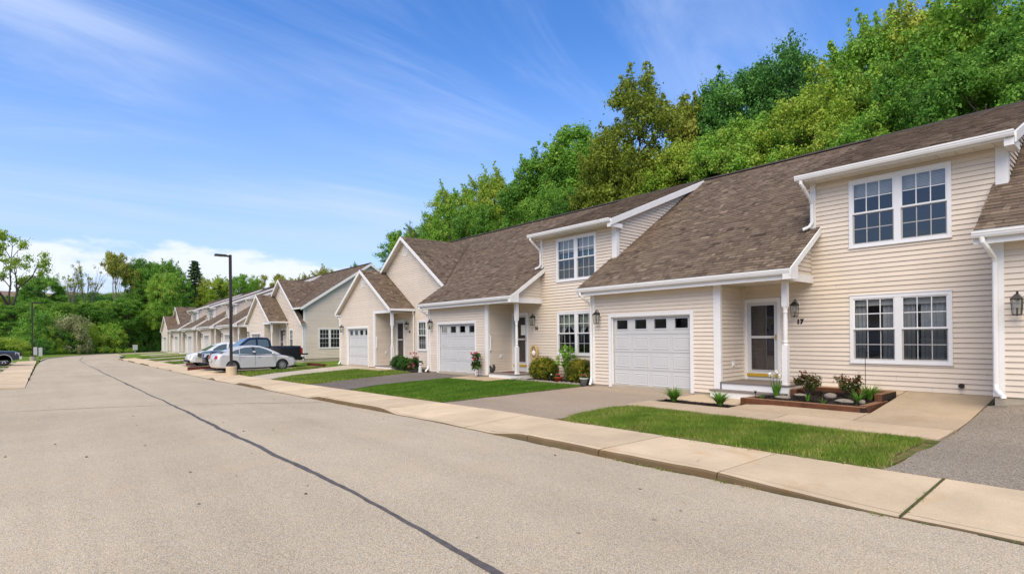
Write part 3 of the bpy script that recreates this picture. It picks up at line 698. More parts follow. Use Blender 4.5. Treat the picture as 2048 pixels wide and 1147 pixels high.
def window(parent, fr, a0, a1, z0, z1, units=2, style='curtain', grid=True, detail=2, seed=0, label=None):
    T = .075; mul = .13
    mb = MB(); mb.T = fr
    mb.box(a0, a1, z1 - T, z1, -.03, .036); mb.box(a0, a0 + T, z0, z1 - T, -.03, .036); mb.box(a1 - T, a1, z0, z1 - T, -.03, .036)
    mb.box(a0 + T, a1 - T, z0, z0 + T * .8, -.03, .036); mb.box(a0 - .012, a1 + .012, z0 - .028, z0 - .002, -.01, .05)
    mb.box(a0 - .008, a1 + .008, z1 + .002, z1 + .02, -.01, .046)
    ops = []
    if units == 2:
        m = (a0 + a1) / 2; mb.box(m - mul / 2, m + mul / 2, z0 + T * .8, z1 - T, -.03, .032); ops = [(a0 + T, m - mul / 2), (m + mul / 2, a1 - T)]
    else: ops = [(a0 + T, a1 - T)]
    win = mb.build('window', MAT['window_vinyl'], parent)
    if label: win['label'] = label
    zb, zt = z0 + T * .8, z1 - T; zm = (zb + zt) / 2
    for ui, (p, q) in enumerate(ops):
        for si, (lo, hi, d, gm, vin) in enumerate(((zm, zt, .008, 'glass', 'window_vinyl'), (zb, zm, -.016, 'glass_screen', 'screen_bar'))):
            s = .028; mb = MB(); mb.T = fr; mb.mi = 0
            mb.box(p, q, hi - s, hi, d - .02, d + .012); mb.box(p, p + s, lo, hi - s, d - .02, d + .012); mb.box(q - s, q, lo, hi - s, d - .02, d + .012); mb.box(p + s, q - s, lo, lo + s, d - .02, d + .012)
            if si == 0: mb.box(p, q, lo - .012, lo + .026, d - .01, d + .022)
            sash = mb.build('sash', MAT[vin if si else 'window_vinyl'], win)
            ai, bi, li, hi2 = p + s, q - s, lo + s, hi - s
            nx, nz = (3, 2) if grid else (1, 1)
            if grid:
                mb = MB(); mb.T = fr; b = .0095
                for k in (1, 2): c = lerp(ai, bi, k / 3); mb.box(c - b, c + b, li, hi2, d - .004, d + .009)
                c = (li + hi2) / 2
                for k in range(3): mb.box(lerp(ai, bi, k / 3) + b, lerp(ai, bi, (k + 1) / 3) - b, c - b, c + b, d - .004, d + .009)
                mb.build('muntin', MAT[vin], win)
            if detail >= 1:
                for ix in range(nx):
                    for iz in range(nz):
                        mb = MB(); mb.poly([fr(lerp(ai, bi, ix / nx), lerp(li, hi2, iz / nz), d), fr(lerp(ai, bi, (ix + 1) / nx), lerp(li, hi2, iz / nz), d), fr(lerp(ai, bi, (ix + 1) / nx), lerp(li, hi2, (iz + 1) / nz), d), fr(lerp(ai, bi, ix / nx), lerp(li, hi2, (iz + 1) / nz), d)])
                        mb.build('pane', MAT[gm], win)
            else:
                mb = MB(); mb.poly([fr(ai, li, d), fr(bi, li, d), fr(bi, hi2, d), fr(ai, hi2, d)]); mb.build('pane', MAT[gm], win)
        sd = seed * 7 + ui; w_ = q - p; h_ = zt - zb
        if style == 'curtain':
            wave_sheet(fr, p + .0, p + w_ * (.62 if ui == 0 else .34), zb, zt, -.15, .02, .1, 36, sd).build('curtain', MAT['curtain'], win)
            wave_sheet(fr, q - w_ * .26, q, zb, zt, -.15, .02, .08, 24, sd + 3).build('curtain', MAT['curtain'], win)
            mb = MB(); mb.T = fr; mb.box(p, q, zt - h_ * .12, zt, -.10, -.085); mb.build('blind', MAT['blind'], win)
        elif style == 'halfblind':
            mb = MB(); mb.T = fr; n = max(6, int(h_ * .22 / .03))
            for k in range(n): zz = zt - h_ * .22 * k / n; mb.box(p, q, zz - .026, zz - .003, -.10 - .006, -.085)
            mb.build('blind', MAT['blind'], win)
        elif style == 'bluecurtain':
            mb = MB(); mb.T = fr; n = 12
            for k in range(n): zz = zt - h_ * .32 * k / n; mb.box(p, q, zz - h_ * .32 / n + .004, zz - .003, -.10, -.085)
            mb.build('blind', MAT['blind'], win)
            wave_sheet(fr, p, q, zb, zt - h_ * .3, -.15, .015, .09, 40, sd).build('curtain', MAT['curtain_blue'], win)
        elif style == 'tieback':
            mb = MB(); mb.T = fr; n = 12
            for k in range(n): zz = zt - h_ * .33 * k / n; mb.box(p, q, zz - h_ * .33 / n + .004, zz - .003, -.10, -.085)
            mb.build('blind', MAT['blind_green'], win)
            for sg in (0, 1):
                L = []; mb = MB()
                for k in range(9):
                    t = k / 8; wd = lerp(w_ * .5, w_ * .1, math.sin(min(1, t * 1.25) * 1.57)); zz = lerp(zt - h_ * .28, zb + h_ * .3, t)
                    L.append((zz, wd))
                for (z_a, wa), (z_b, wb) in zip(L, L[1:]):
                    e = (lambda x: p + x) if sg == 0 else (lambda x: q - x)
                    mb.poly([fr(e(0), z_a, -.14), fr(e(wa), z_a, -.13), fr(e(wb), z_b, -.13), fr(e(0), z_b, -.14)])
                mb.build('curtain', MAT['curtain'], win)
        elif style == 'blinds':
            mb = MB(); mb.T = fr; n = 26
            for k in range(n): zz = zt - h_ * k / n; mb.box(p, q, zz - h_ / n + .012, zz - .006, -.11, -.095)
            mb.build('blind', MAT['blind_green'], win)
    # shallow unlit room behind the glass
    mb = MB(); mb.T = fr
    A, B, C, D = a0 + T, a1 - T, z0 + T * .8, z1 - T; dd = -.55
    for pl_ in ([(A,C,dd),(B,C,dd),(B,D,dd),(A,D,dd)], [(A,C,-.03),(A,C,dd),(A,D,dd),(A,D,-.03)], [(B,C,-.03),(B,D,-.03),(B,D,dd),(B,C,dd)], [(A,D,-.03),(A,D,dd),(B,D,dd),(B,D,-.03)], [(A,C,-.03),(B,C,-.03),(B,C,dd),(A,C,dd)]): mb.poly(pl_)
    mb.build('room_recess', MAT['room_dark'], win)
    return win
def garage_door(parent, fr, a0, a1, z0, z1):
    T = .10; dp = -.10
    mb = MB(); mb.T = fr
    mb.box(a0, a1, z1 - T, z1, -.03, .035); mb.box(a0, a0 + T, z0, z1 - T, -.03, .035); mb.box(a1 - T, a1, z0, z1 - T, -.03, .035)
    mb.box(a0 + T - .012, a0 + T, z0, z1 - T, dp, -.031); mb.box(a1 - T, a1 - T + .012, z0, z1 - T, dp, -.031); mb.box(a0 + T, a1 - T, z1 - T, z1 - T + .012, dp, -.031)
    mb.box(a0 + T, a0 + T + .03, z0, z1 - T, dp + .045, -.035); mb.box(a1 - T - .03, a1 - T, z0, z1 - T, dp + .045, -.035); mb.box(a0 + T + .03, a1 - T - .03, z1 - T - .04, z1 - T, dp + .045, -.035)
    mb.build('garage_trim', MAT['white_trim'], parent)
    A, B, C, D = a0 + T, a1 - T, z0 + .015, z1 - T; n = 4; hs = (D - C) / n; ws = (B - A) / 4
    mb = MB(); mb.T = fr
    for k in range(3): mb.box(A, B, C + k * hs + .004, C + (k + 1) * hs - .004, dp - .04, dp)
    # top section built round its four lights
    z_a, z_b = C + 3 * hs + .004, D; l0, l1 = z_a + hs * .30, z_b - hs * .18
    mb.box(A, B, z_a, l0, dp - .04, dp); mb.box(A, B, l1, z_b, dp - .04, dp); e = A
    for k in range(4):
        c = A + (k + .5) * ws; mb.box(e, c - ws * .30, l0, l1, dp - .04, dp); e = c + ws * .30
    mb.box(e, B, l0, l1, dp - .04, dp)
    gd = mb.build('garage_door', MAT['white_door'], parent)
    mb = MB(); mb.T = fr; mb.box(A, B, z0 - .01, C + .002, dp - .03, dp - .004); mb.build('door_seal', MAT['black_plastic'], gd)
    for k in range(4):
        c = A + (k + .5) * ws
        mb = MB(); mb.T = fr; g = .035
        for q in ((c - ws*.30 - g, c + ws*.30 + g, l1, l1 + g), (c - ws*.30 - g, c + ws*.30 + g, l0 - g, l0), (c - ws*.30 - g, c - ws*.30, l0, l1), (c + ws*.30, c + ws*.30 + g, l0, l1)): mb.box(*q, dp - .01, dp + .014)
        mb.build('light_frame', MAT['white_door'], gd)
        mb = MB(); mb.poly([fr(c - ws*.30, l0, dp - .012), fr(c + ws*.30, l0, dp - .012), fr(c + ws*.30, l1, dp - .012), fr(c - ws*.30, l1, dp - .012)]); mb.build('pane', MAT['glass'], gd)
        for r in range(3):
            b0, b1 = C + r * hs + hs * .16, C + (r + 1) * hs - hs * .16; u0, u1 = c - ws * .385, c + ws * .385
            mb = MB(); P_ = lambda a, z, d: fr(a, z, d); k1, k2 = .022, .05
            r0 = [(u0, b0), (u1, b0), (u1, b1), (u0, b1)]
            rings = [[(u0 + i, b0 + i, dd), (u1 - i, b0 + i, dd), (u1 - i, b1 - i, dd), (u0 + i, b1 - i, dd)] for i, dd in ((0, dp + .001), (.012, dp + .012), (k1, dp + .012), (k2, dp + .003), (k2 + .02, dp + .009))]
            ids = [[mb.P(P_(*p)) for p in rg] for rg in rings]
            for x, y in zip(ids, ids[1:]):
                for j in range(4): mb.face((x[j], x[(j+1) % 4], y[(j+1) % 4], y[j]))
            mb.face(ids[-1]); mb.build('panel', MAT['white_door'], gd)
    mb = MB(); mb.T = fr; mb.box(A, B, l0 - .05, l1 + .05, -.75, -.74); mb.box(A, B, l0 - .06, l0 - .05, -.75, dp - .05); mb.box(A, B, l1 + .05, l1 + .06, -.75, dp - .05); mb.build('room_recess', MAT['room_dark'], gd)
    return gd
def storm_door(parent, fr, a0, a1, z0, z1, sill, mats=('door_brown', 'glass_screen'), handle='brass'):
    """white storm door; a0 is the handle side"""
    T = .085; mb = MB(); mb.T = fr
    mb.box(a0, a1, z1 - T, z1, -.03, .04); mb.box(a0, a0 + T, z0, z1 - T, -.03, .04); mb.box(a1 - T, a1, z0, z1 - T, -.03, .04); mb.box(a0 - .01, a1 + .01, z1, z1 + .02, -.01, .055)
    mb.build('door_frame', MAT['white_trim'], parent)
    A, B, C, D = a0 + T, a1 - T, sill + .075, z1 - T; s = .092; zm = lerp(C, D, .515)
    mb = MB(); mb.T = fr
    mb.box(A, A + s, C, D, -.02, .02); mb.box(B - s, B, C, D, -.02, .02); mb.box(A + s, B - s, D - s * .9, D, -.02, .02); mb.box(A + s, B - s, C, C + s * .75, -.02, .02); mb.box(A + s, B - s, zm - .035, zm + .03, -.018, .018)
    mb.box(A + s, B - s, C + s * .75 + .012, C + s * .75 + .03, -.02, .016)
    if sill - z0 > .08: mb.box(A, B, z0, sill, -.02, .012)
    dr = mb.build('storm_door', MAT['white_door'], parent)
    for lo, hi, g in ((zm + .03, D - s * .9, 'glass_screen'), (C + s * .75, zm - .035, 'glass')):
        mb = MB(); mb.poly([fr(A + s, lo, 0), fr(B - s, lo, 0), fr(B - s, hi, 0), fr(A + s, hi, 0)]); mb.build('pane', MAT[g], dr)
    mb = MB(); mb.T = fr; mb.box(A, B, C + .01, D, -.12, -.09)
    for lo, hi in ((.08, .36), (.44, .92)):
        for l, r in ((.14, .46), (.54, .86)): mb.box(lerp(A, B, l), lerp(A, B, r), lerp(C, D, lo), lerp(C, D, hi), -.09, -.083)
    mb.build('entry_door', MAT[mats[0]], dr)
    mb = MB(); mb.T = fr; mb.box(A - .02, B + .02, sill, sill + .075, -.1, .045); mb.build('door_sill', MAT['gold_sill'], dr)
    mb = MB(); mb.T = fr; mb.box(A + .032, A + .06, zm - .09, zm + .07, .02, .03)
    mb.tube([(A + .052, zm, .03), (A + .052, zm, .07), (A + .09, zm, .075), (A + .14, zm - .004, .07)], .008, 8); mb.build('door_handle', MAT[handle], dr)
    return dr
def lantern(parent, fr, a, z, mats=('pewter',)):
    """carriage lantern: back plate, crook arm, four-sided glazed cage"""
    mb = MB(); mb.T = fr; mb.box(a - .055, a + .055, z - .02, z + .14, 0, .03); bp = mb.build('lantern_plate', MAT['white_trim'], parent)
    mb = MB(); mb.T = fr
    mb.lathe([(.045, .03), (.045, .05), (.03, .055)], (a, z + .06, 0), 10, 'z')
    pts = [(a, z + .06 + .12 * math.sin(t), .05 + .085 * (1 - math.cos(t))) for t in np.linspace(0, 2.4, 10)]
    mb.tube(pts, .011, 6)
    c = .17; zt = z + .07
    mb.tube([(a, zt + .09, c), (a, zt + .05, c)], .012, 6)
    def sq(h, r): return [(a - r, h, c - r), (a + r, h, c - r), (a + r, h, c + r), (a - r, h, c + r)]
    for (h0, r0), (h1, r1) in (((zt + .06, .02), (zt + .02, .05)), ((zt + .02, .05), (zt - .03, .085)), ((zt - .03, .085), (zt - .045, .085)), ((z - .235, .062), (z - .255, .062))): mb.prism(sq(h0, r0), sq(h1, r1))
    for sx in (-1, 1):
        for sd in (-1, 1): mb.tube([(a + sx * .074, zt - .045, c + sd * .074), (a + sx * .058, z - .235, c + sd * .058)], .006, 5)
    mb.tube([(a, z - .235, c), (a, z - .12, c)], .014, 6); mb.tube([(a, z - .256, c), (a, z - .265, c)], .009, 5)
    mb.build('lantern_cage', MAT[mats[0]], bp)
    mb = MB(); mb.T = fr; mb.prism([(a - .07, zt - .046, c - .07), (a + .07, zt - .046, c - .07), (a + .07, zt - .046, c + .07), (a - .07, zt - .046, c + .07)], sq(z - .232, .054), False); mb.build('lantern_glass', MAT['lamp_glass'], bp)
    return bp
def number(parent, text, loc, size, fr_rot=(R(90), 0, R(-90))):
    cu = bpy.data.curves.new('house_number', 'FONT'); cu.body = text; cu.size = size * .92; cu.extrude = .006; cu.align_x = 'CENTER'; cu.space_character = 1.15; cu.offset = .010
    tmp = bpy.data.objects.new('tmp', cu); me = bpy.data.meshes.new_from_object(tmp); bpy.data.objects.remove(tmp); bpy.data.curves.remove(cu)
    me.materials.clear(); me.materials.append(MAT['black_metal'])
    o = put('house_number', me, parent, loc); o.rotation_euler = fr_rot; return o
def porch_post(parent, x, y, z0, z1):
    mb = MB(); h = .062
    L = z1 - z0; za, zb_ = z0 + L * .385, z1 - L * .245
    mb.box(x - h, x + h, y - h, y + h, z0 + .03, za); mb.box(x - h, x + h, y - h, y + h, zb_, z1); mb.box(x - h - .015, x + h + .015, y - h - .015, y + h + .015, z0, z0 + .03)
    t = zb_ - za; pr = [(.06, 0), (.062, .02), (.045, .035), (.045, .05), (.058, .065), (.058, .10), (.046, .115), (.05, .14), (.053, .3), (.052, .6), (.044, .80), (.044, .83), (.055, .845), (.055, .875), (.044, .89), (.05, .92), (.058, .96), (.06, 1)]
    mb.sm = True; mb.lathe([(r, za + q * t) for r, q in pr], (x, y, 0), 16, caps=False)
    return mb.build('porch_post', MAT['white_trim'], parent)
def outlet(parent, fr, a, z):
    mb = MB(); mb.T = fr; mb.box(a - .05, a + .05, z - .07, z + .07, .004, .035); mb.box(a - .035, a + .035, z - .05, z + .03, .035, .05); mb.build('outlet_box', MAT['white_trim'], parent)
def porch(parent, y0, y1, zp, zg, steps, rug=False):
    mb = MB(); mb.box(XG - .045, XM - .005, y0, y1, zp - .035, zp); pf = mb.build('porch_floor', MAT['tread'], parent)
    mb = MB(); mb.box(XG - .02, XG + .01, y0 + .01, y1, zg - .1, zp - .036); mb.box(XG + .012, XM - .02, y0 + .01, y0 + .04, zg - .1, zp - .036); mb.build('riser', MAT['white_trim'], pf)
    if steps:
        zs = (zp + zg) / 2; ya = y0 + .02
        mb = MB(); mb.box(XG - .36, XG - .021, ya, y1 + .16, zs - .03, zs); mb.build('tread', MAT['tread'], pf)
        mb = MB(); mb.box(XG - .33, XG - .30, ya + .02, y1 + .14, zg - .1, zs - .031); mb.box(XG - .299, XG - .022, y1 + .11, y1 + .139, zg - .1, zs - .031); mb.build('riser', MAT['white_trim'], pf)
    if rug:
        mb = MB(); mb.box(XM - .75, XM - .18, y1 - 1.0, y1 - .15, zp + .001, zp + .014); mb.build('door_mat', MAT['red_mat'], pf)
def back_part(parent, y0, y1):
    mb = MB()
    mb.poly([(XR, y0, ZR), (XR, y1, ZR), (2*XR - XM + .3, y1, zr(XM - .3)), (2*XR - XM + .3, y0, zr(XM - .3))]); mb.build('rear_roof', MAT['roof_felt'], parent)
    mb = MB(); mb.box(2*XR - XM - .05, 2*XR - XM, y0, y1, -1.7, 2.5); mb.build('rear_wall', MAT['siding'], parent)
    mb = MB(); h = .07
    mb.prism([(XR - .15, y0, ZR - .035), (XR, y0, ZR + .06), (XR + .15, y0, ZR - .035)], [(XR - .15, y1, ZR - .035), (XR, y1, ZR + .06), (XR + .15, y1, ZR - .035)]); mb.build('ridge_cap', MAT['roof_felt'], parent)
CT, ST = 1 / math.hypot(1, SL), SL / math.hypot(1, SL)
def main_fr(a, s, d): return (XE + s * CT - d * ST, a, ZE + s * ST + d * CT)
CD, SDn = 1 / math.hypot(1, SD), SD / math.hypot(1, SD)
def dorm_fr(a, s, d): return (XD - .06 + s * CD - d * SDn, a, ZD - .06 * SD + .02 + s * SDn + d * CD)
def up_m(X): return (X - XE) / CT
def up_d(X): return (X - XD + .06) / CD

def std_unit(y0, dz, W, label, num, detail, zb=-1.45, zp=-1.41, steps=False, styles=('curtain', 'halfblind'), rug=False, group=None, dn=0.0, lanterns=True, lz=.62):
    """garage with long sloping roof, recessed porch, two-storey bay with shed dormer. dn = how much higher the right-hand neighbour stands"""
    t = thing('townhouse', label, 'house', (0, y0, dz), 0, group); q = W / 9.863
    Y = lambda v: v * q
    pc = detail >= 2; eye = Vector((0, -y0, -dz))
    gfr, mfr, pfr = front(XG), front(XM), side(Y(5.48))
    # walls
    g0, g1 = Y(6.24), Y(9.19); zt_g = .658
    wall(t, [(Y(5.48), -1.53), (Y(9.92), -1.53), (Y(9.92), 1.32), (Y(5.48), 1.32)], [(g0 + .05, g1 - .05, -2, zt_g - .04)], gfr, pc)
    wall(t, [(XG, zp), (XM, zp), (XM, 1.3), (XG, 1.3)], [], pfr, pc)
    w0, w1 = Y(.90), Y(2.85); d0, d1 = Y(4.47), Y(5.45)
    wall(t, [(.02, zb), (Y(5.48), zb), (Y(5.48), 1.30), (Y(3.72), 1.30), (Y(3.72), 3.70), (.02, 3.70)], [(w0 + .04, w1 - .04, -.64, .83), (w0 + .04, w1 - .04, 2.06, 3.54), (d0 + .04, d1 + .1, -2, .87)], mfr, pc)
    wall(t, [(XM, zr(XM) - .02 + dn), (XR, ZR - .06), (XM, zdm(XM) - .1)] if dn < .1 else [(XM, zr(XM) - .02 + dn), (XR, ZR - .06 + dn), (XR, ZR - .06), (XM, zdm(XM) - .1)], [], side(.02), pc)
    wall(t, [(XM, zr(XM) - .02), (XR, ZR - .06), (XM, zdm(XM) - .1)], [], side(Y(3.72), 1), False)
    wall(t, [(XG + .02, 1.42), (XM, 1.42), (XM, zr(XM) - .1), (XG + .02, zr(XG + .02) - .1)], [], side(Y(3.72)), pc)
    # foundation showing under the siding
    mb = MB(); mb.box(XG + .004, XG + .1, Y(5.5), Y(9.9), -2.0, -1.50); mb.box(XM + .004, XM + .1, .03, Y(5.46), -2.0, zb + .04); mb.build('foundation', MAT['concrete_grey'], t)
    # corner trim
    trim_board(t, gfr, Y(5.48), Y(5.48) + .17, -1.50, 1.31); trim_board(t, side(Y(5.48)), XG - .028, XG + .06, -1.50 if not steps else zp, 1.31, .028)
    trim_board(t, gfr, Y(9.92) - .17, Y(9.92), -1.53, 1.31)
    trim_board(t, mfr, .0, .19, zr(XM) - .05, 3.72, .034); trim_board(t, side(.02), XM - .03, XM + .12, zr(XM) - .05 + dn, 3.72, .03)
    trim_board(t, mfr, Y(3.72) - .13, Y(3.72), zr(XM) - .05, 3.72, .034)
    trim_board(t, mfr, Y(5.48) - .05, Y(5.48) - .002, zp, 1.29, .05, 'corner_bead', 'siding')
    # roofs
    shingle_cover(t, [(Y(3.50), 0), (Y(10.1) if detail or True else Y(9.9), 0), (Y(10.1), up_m(XM)), (Y(9.863), up_m(XM)), (Y(9.863), up_m(XR)), (Y(3.72), up_m(XR)), (Y(3.72), up_m(XM)), (Y(3.50), up_m(XM))], main_fr, 300 if detail >= 1 and W > 9.8 else 0, eye)
    shingle_cover(t, [(Y(-.16), 0), (Y(3.84), 0), (Y(3.84), up_d(XR)), (Y(-.16), up_d(XR))], dorm_fr)
    back_part(t, 0, W)
    # eaves
    gutter(t, 12.905, Y(3.50), Y(10.13), 1.475); gutter(t, XD - .115, Y(-.17), Y(3.86), ZD + .035)
    mb = MB(); mb.box(13.025, 13.05, Y(3.5), Y(10.12), 1.25, 1.50); mb.box(13.051, XG + .0, Y(5.62), Y(10.1), 1.30, 1.318); mb.build('fascia', MAT['white_trim'], t)
    mb = MB(); mb.box(XD + .005, XD + .03, Y(-.15), Y(3.84), 3.685, 3.83); mb.build('fascia', MAT['white_trim'], t)
    mb = MB(); n = max(6, int(Y(4) / .3))
    for k in range(n): mb.box(XD + .031, XM - .02, lerp(Y(-.14), Y(3.83), k / n) + .004, lerp(Y(-.14), Y(3.83), (k + 1) / n) - .004, 3.686, 3.70)
    mb.build('soffit', MAT['soffit'], t)
    mb = MB(); mb.box(13.051, XM - .01, Y(3.74), Y(5.60), 1.285, 1.30); mb.build('porch_ceiling', MAT['soffit'], t)
    # porch beam, gable triangle edge
    mb = MB(); mb.box(XG - .08, XM - .012, Y(3.70) - .035, Y(3.70) + .01, 1.245, 1.425); mb.build('porch_beam', MAT['white_trim'], t)
    rake(t, (XE - .03, Y(3.50) - .03, ZE - .02), (XM - .02, Y(3.50) - .03, zr(XM) - .02), .16)
    mb = MB(); mb.prism([(12.93, Y(3.50) - .028, 1.245), (13.30, Y(3.50) - .028, 1.245), (13.30, Y(3.5) - .028, 1.62), (12.93, Y(3.50) - .028, 1.42)], [(12.93, Y(3.70) - .036, 1.245), (13.30, Y(3.70) - .036, 1.245), (13.30, Y(3.7) - .036, 1.62), (12.93, Y(3.70) - .036, 1.42)]); mb.build('eave_return', MAT['white_trim'], t)
    rake(t, (XD - .02, Y(-.17) - .03, ZD + .0), (XR, Y(-.17) - .03, ZR - .01), .20)
    mb = MB(); mb.box(XD - .02, XM + .10, -.165, -.015, 3.56, 3.70); mb.build('eave_return', MAT['white_trim'], t)
    # openings
    garage_door(t, gfr, g0, g1, -1.582, zt_g)
    window(t, mfr, w0, w1, -.684, .875, 2, styles[0], True, detail, 1)
    window(t, mfr, w0, w1, 2.016, 3.581, 2, styles[1], True, detail, 2)
    storm_door(t, mfr, d0, d1, zp, .925, -1.13 if zp > -1.3 else -1.2)
    porch(t, Y(3.74), Y(5.44), zp, -1.6, steps, rug)
    porch_post(t, XG + .10, Y(3.86), zp, 1.246)
    if lanterns:
        lantern(t, mfr, Y(4.06), .68); lantern(t, gfr, Y(9.56), lz)
        number(t, num, (XM - .024, Y(4.06) - .07, .255), .165)
        outlet(t, pfr, XG + .62, -.78)
    # leaders
    yl = Y(9.92) - .05
    downspout(t, [(12.965, yl + .12, 1.37), (12.965, yl + .11, 1.28), (13.05, yl + .06, 1.18), (13.28, yl, 1.02), (13.335, yl, .93), (13.335, yl, -1.30), (13.31, yl - .01, -1.40), (13.19, yl - .09, -1.48), (13.13, yl - .13, -1.50), (13.11, yl - .14, -1.545)])
    yd = Y(3.72) - .06
    downspout(t, [(14.12, yd + .07, 3.73), (14.12, yd + .07, 3.64), (14.2, yd + .04, 3.55), (14.50, yd, 3.30), (14.575, yd, 3.2), (14.575, yd, zr(14.58) + .17), (14.53, yd + .05, zr(14.53) + .10), (14.45, yd + .17, zr(14.45) + .09)])
    return t

def vent(parent, fr, a, z, r=.2):
    mb = MB(); mb.T = fr; n = 24
    ring = lambda rr, d: [mb.P((a + rr * math.cos(6.2832 * k / n), z + rr * math.sin(6.2832 * k / n), d)) for k in range(n)]
    A, B, C, D = ring(r, .0), ring(r, .035), ring(r * .82, .035), ring(r * .82, .01)
    for x, y in ((A, B), (B, C), (C, D)):
        for k in range(n): mb.face((x[k], x[(k+1) % n], y[(k+1) % n], y[k]))
    mb.face(D); v = mb.build('gable_vent', MAT['white_trim'], parent)
    for k in range(7):
        h = (k - 3) / 3.6; wd = r * .82 * math.sqrt(max(.05, 1 - h * h)); zz = z + h * r * .8
        mb = MB(); mb.prism([(fr(a - wd, zz - .012, .03)), fr(a + wd, zz - .012, .03), fr(a + wd, zz + .018, .012), fr(a - wd, zz + .018, .012)], [fr(a - wd, zz - .018, .028), fr(a + wd, zz - .018, .028), fr(a + wd, zz + .012, .01), fr(a - wd, zz + .012, .01)]); mb.build('slat', MAT['white_trim'], v)

def gable_unit(y0, dz, label, num, detail, ya, za, q=1.0, end_wall=False, zp=-1.46, group=None):
    """front-gabled garage with porch, tall cross gable behind, main roof running into it"""
    t = thing('gabled_townhouse', label, 'house', (0, y0, dz), 0, group); Y = lambda v: v * q; W = Y(9.89); ya = Y(ya)
    gfr, mfr = front(XG), front(XM)
    ys, hs, zs0, sl2 = Y(6.74), Y(3.40), 1.47, .66; zs = zs0 + sl2 * hs; xs_ = 13.18   # small gable
    zb_f = lambda y: za - .70 * abs(y - ya)                                          # big gable
    sg = lambda y: zs - sl2 * abs(y - ys)
    g0, g1 = Y(6.18), Y(9.02)
    wall(t, [(Y(5.44), -1.53), (W, -1.53), (W, sg(W) - .12), (ys, zs - .12), (Y(3.62), sg(Y(3.62)) - .12), (Y(3.62), 1.40), (Y(5.44), 1.40)], [(g0 + .05, g1 - .05, -2, .61)], gfr, False)
    wall(t, [(XG, zp), (XM, zp), (XM, 1.3), (XG, 1.3)], [], side(Y(5.44)), False)
    wl = Y(2.25), Y(3.13)
    wall(t, [(.02, -1.5), (W, -1.5), (W, zb_f(W) - .1), (ya, za - .1), (.02, zb_f(0) - .1)], [(wl[0] + .04, wl[1] - .04, -.62, .81), (Y(4.46), Y(5.6), -2, .9)], mfr, False)
    mb = MB(); mb.box(XG + .004, XG + .1, Y(5.46), W - .02, -2.0, -1.5); mb.box(XM + .004, XM + .1, .02, Y(5.4), -2.0, -1.47); mb.build('foundation', MAT['concrete_grey'], t)
    trim_board(t, gfr, Y(5.44), Y(5.44) + .17, -1.5, 1.44); trim_board(t, side(Y(5.44)), XG - .028, XG + .06, zp, 1.30, .028); trim_board(t, gfr, W - .1, W, -1.53, 1.4)
    trim_board(t, gfr, Y(3.62), Y(5.44), 1.27, 1.42, .034, 'porch_beam'); trim_board(t, mfr, .02, .14, -1.5, zb_f(0) - .1, .03)
    # small gable roof
    c2, s2 = 1 / math.hypot(1, sl2), sl2 / math.hypot(1, sl2); L2 = hs / c2
    for sgn in (-1, 1):
        fr = lambda a, s, d, sgn=sgn: (a, ys + sgn * (hs - s * c2) + sgn * d * s2, zs0 + s * s2 + d * c2)
        shingle_cover(t, [(xs_, 0), (XM - .01, 0), (XM - .01, L2), (xs_, L2)], fr, 0)
        rake(t, (xs_ - .035, ys + sgn * (hs + .02), zs0 - .02), (xs_ - .035, ys, zs - .005), .17, .03, 'x')
        e = ys + sgn * (hs + .02)
        mb = MB(); mb.box(xs_, XM - .02, min(e, e - sgn * .1), max(e, e - sgn * .1), zs0 - .12, zs0 - .005); mb.build('gutter', MAT['white_trim'], t)
    mb = MB(); mb.box(xs_ - .03, XG - .0, ys + hs - .32, ys + hs + .02, zs0 - .20, zs0 - .125); mb.build('eave_return', MAT['white_trim'], t)
    mb = MB(); mb.box(XG + .02, XM - .01, Y(3.40), Y(5.42), 1.29, 1.30); mb.build('porch_ceiling', MAT['soffit'], t)
    # big gable roof, cut along the valley with the main roof
    c3, s3 = 1 / math.hypot(1, .7), .7 / math.hypot(1, .7); xb = 14.35
    xv = lambda z: XE + (z - ZE) / SL
    for sgn in (-1, 1):
        hw = (ya + .3) if sgn < 0 else (W - ya + .3); ze = za - .7 * hw
        fr = lambda a, s, d, sgn=sgn, hw=hw, ze=ze: (a, ya + sgn * (hw - s * c3) + sgn * d * s3, ze + s * s3 + d * c3)
        LL = hw / c3; zx = zr(xb)
        s_lo = max(0, (zx - ze) / s3); 
        pl_ = [(xb, s_lo), (xv(za), LL), (xb, LL)]
        if s_lo > .02 and (end_wall or sgn > 0): pl_ = [(xb, 0), (XM + .04, 0), (XM + .04, (zr(XM + .04) - ze) / s3), (xv(za), LL), (xb, LL)]
        shingle_cover(t, pl_, fr, 0)
        a_lo = Vector(fr(xb - .035, 0 if (end_wall or sgn > 0) else s_lo, 0)); rake(t, a_lo, Vector(fr(xb - .035, LL, 0)) + Vector((0, 0, -.005)), .18, .03, 'x')
    # main slope behind
    lo = -.28 if end_wall else 0.0
    y_r = ya - (za - zr(xb)) / .7; y_l = ya + (za - zr(xb)) / .7
    pl_ = [(lo, up_m(xb)), (max(y_r, lo + .01), up_m(xb)), (ya, up_m(xv(za))), (min(y_l, W), up_m(xv(max(zb_f(W), zr(xb))))), (W, up_m(xv(max(zb_f(W), zr(xb))))), (W, up_m(XR)), (lo, up_m(XR))]
    shingle_cover(t, pl_, main_fr, 0); back_part(t, lo, W)
    vent(t, gfr, ys, zs - .66, .28); vent(t, mfr, ya, za - .74, .30)
    garage_door(t, gfr, g0, g1, -1.582, .63)
    window(t, mfr, wl[0], wl[1], -.66, .85, 1, 'blinds', True, detail, 3)
    storm_door(t, mfr, Y(4.46), Y(5.42), zp, .93, -1.2)
    porch(t, Y(3.64), Y(5.40), zp, -1.62, False)
    porch_post(t, XG + .08, Y(3.70), zp, 1.271)
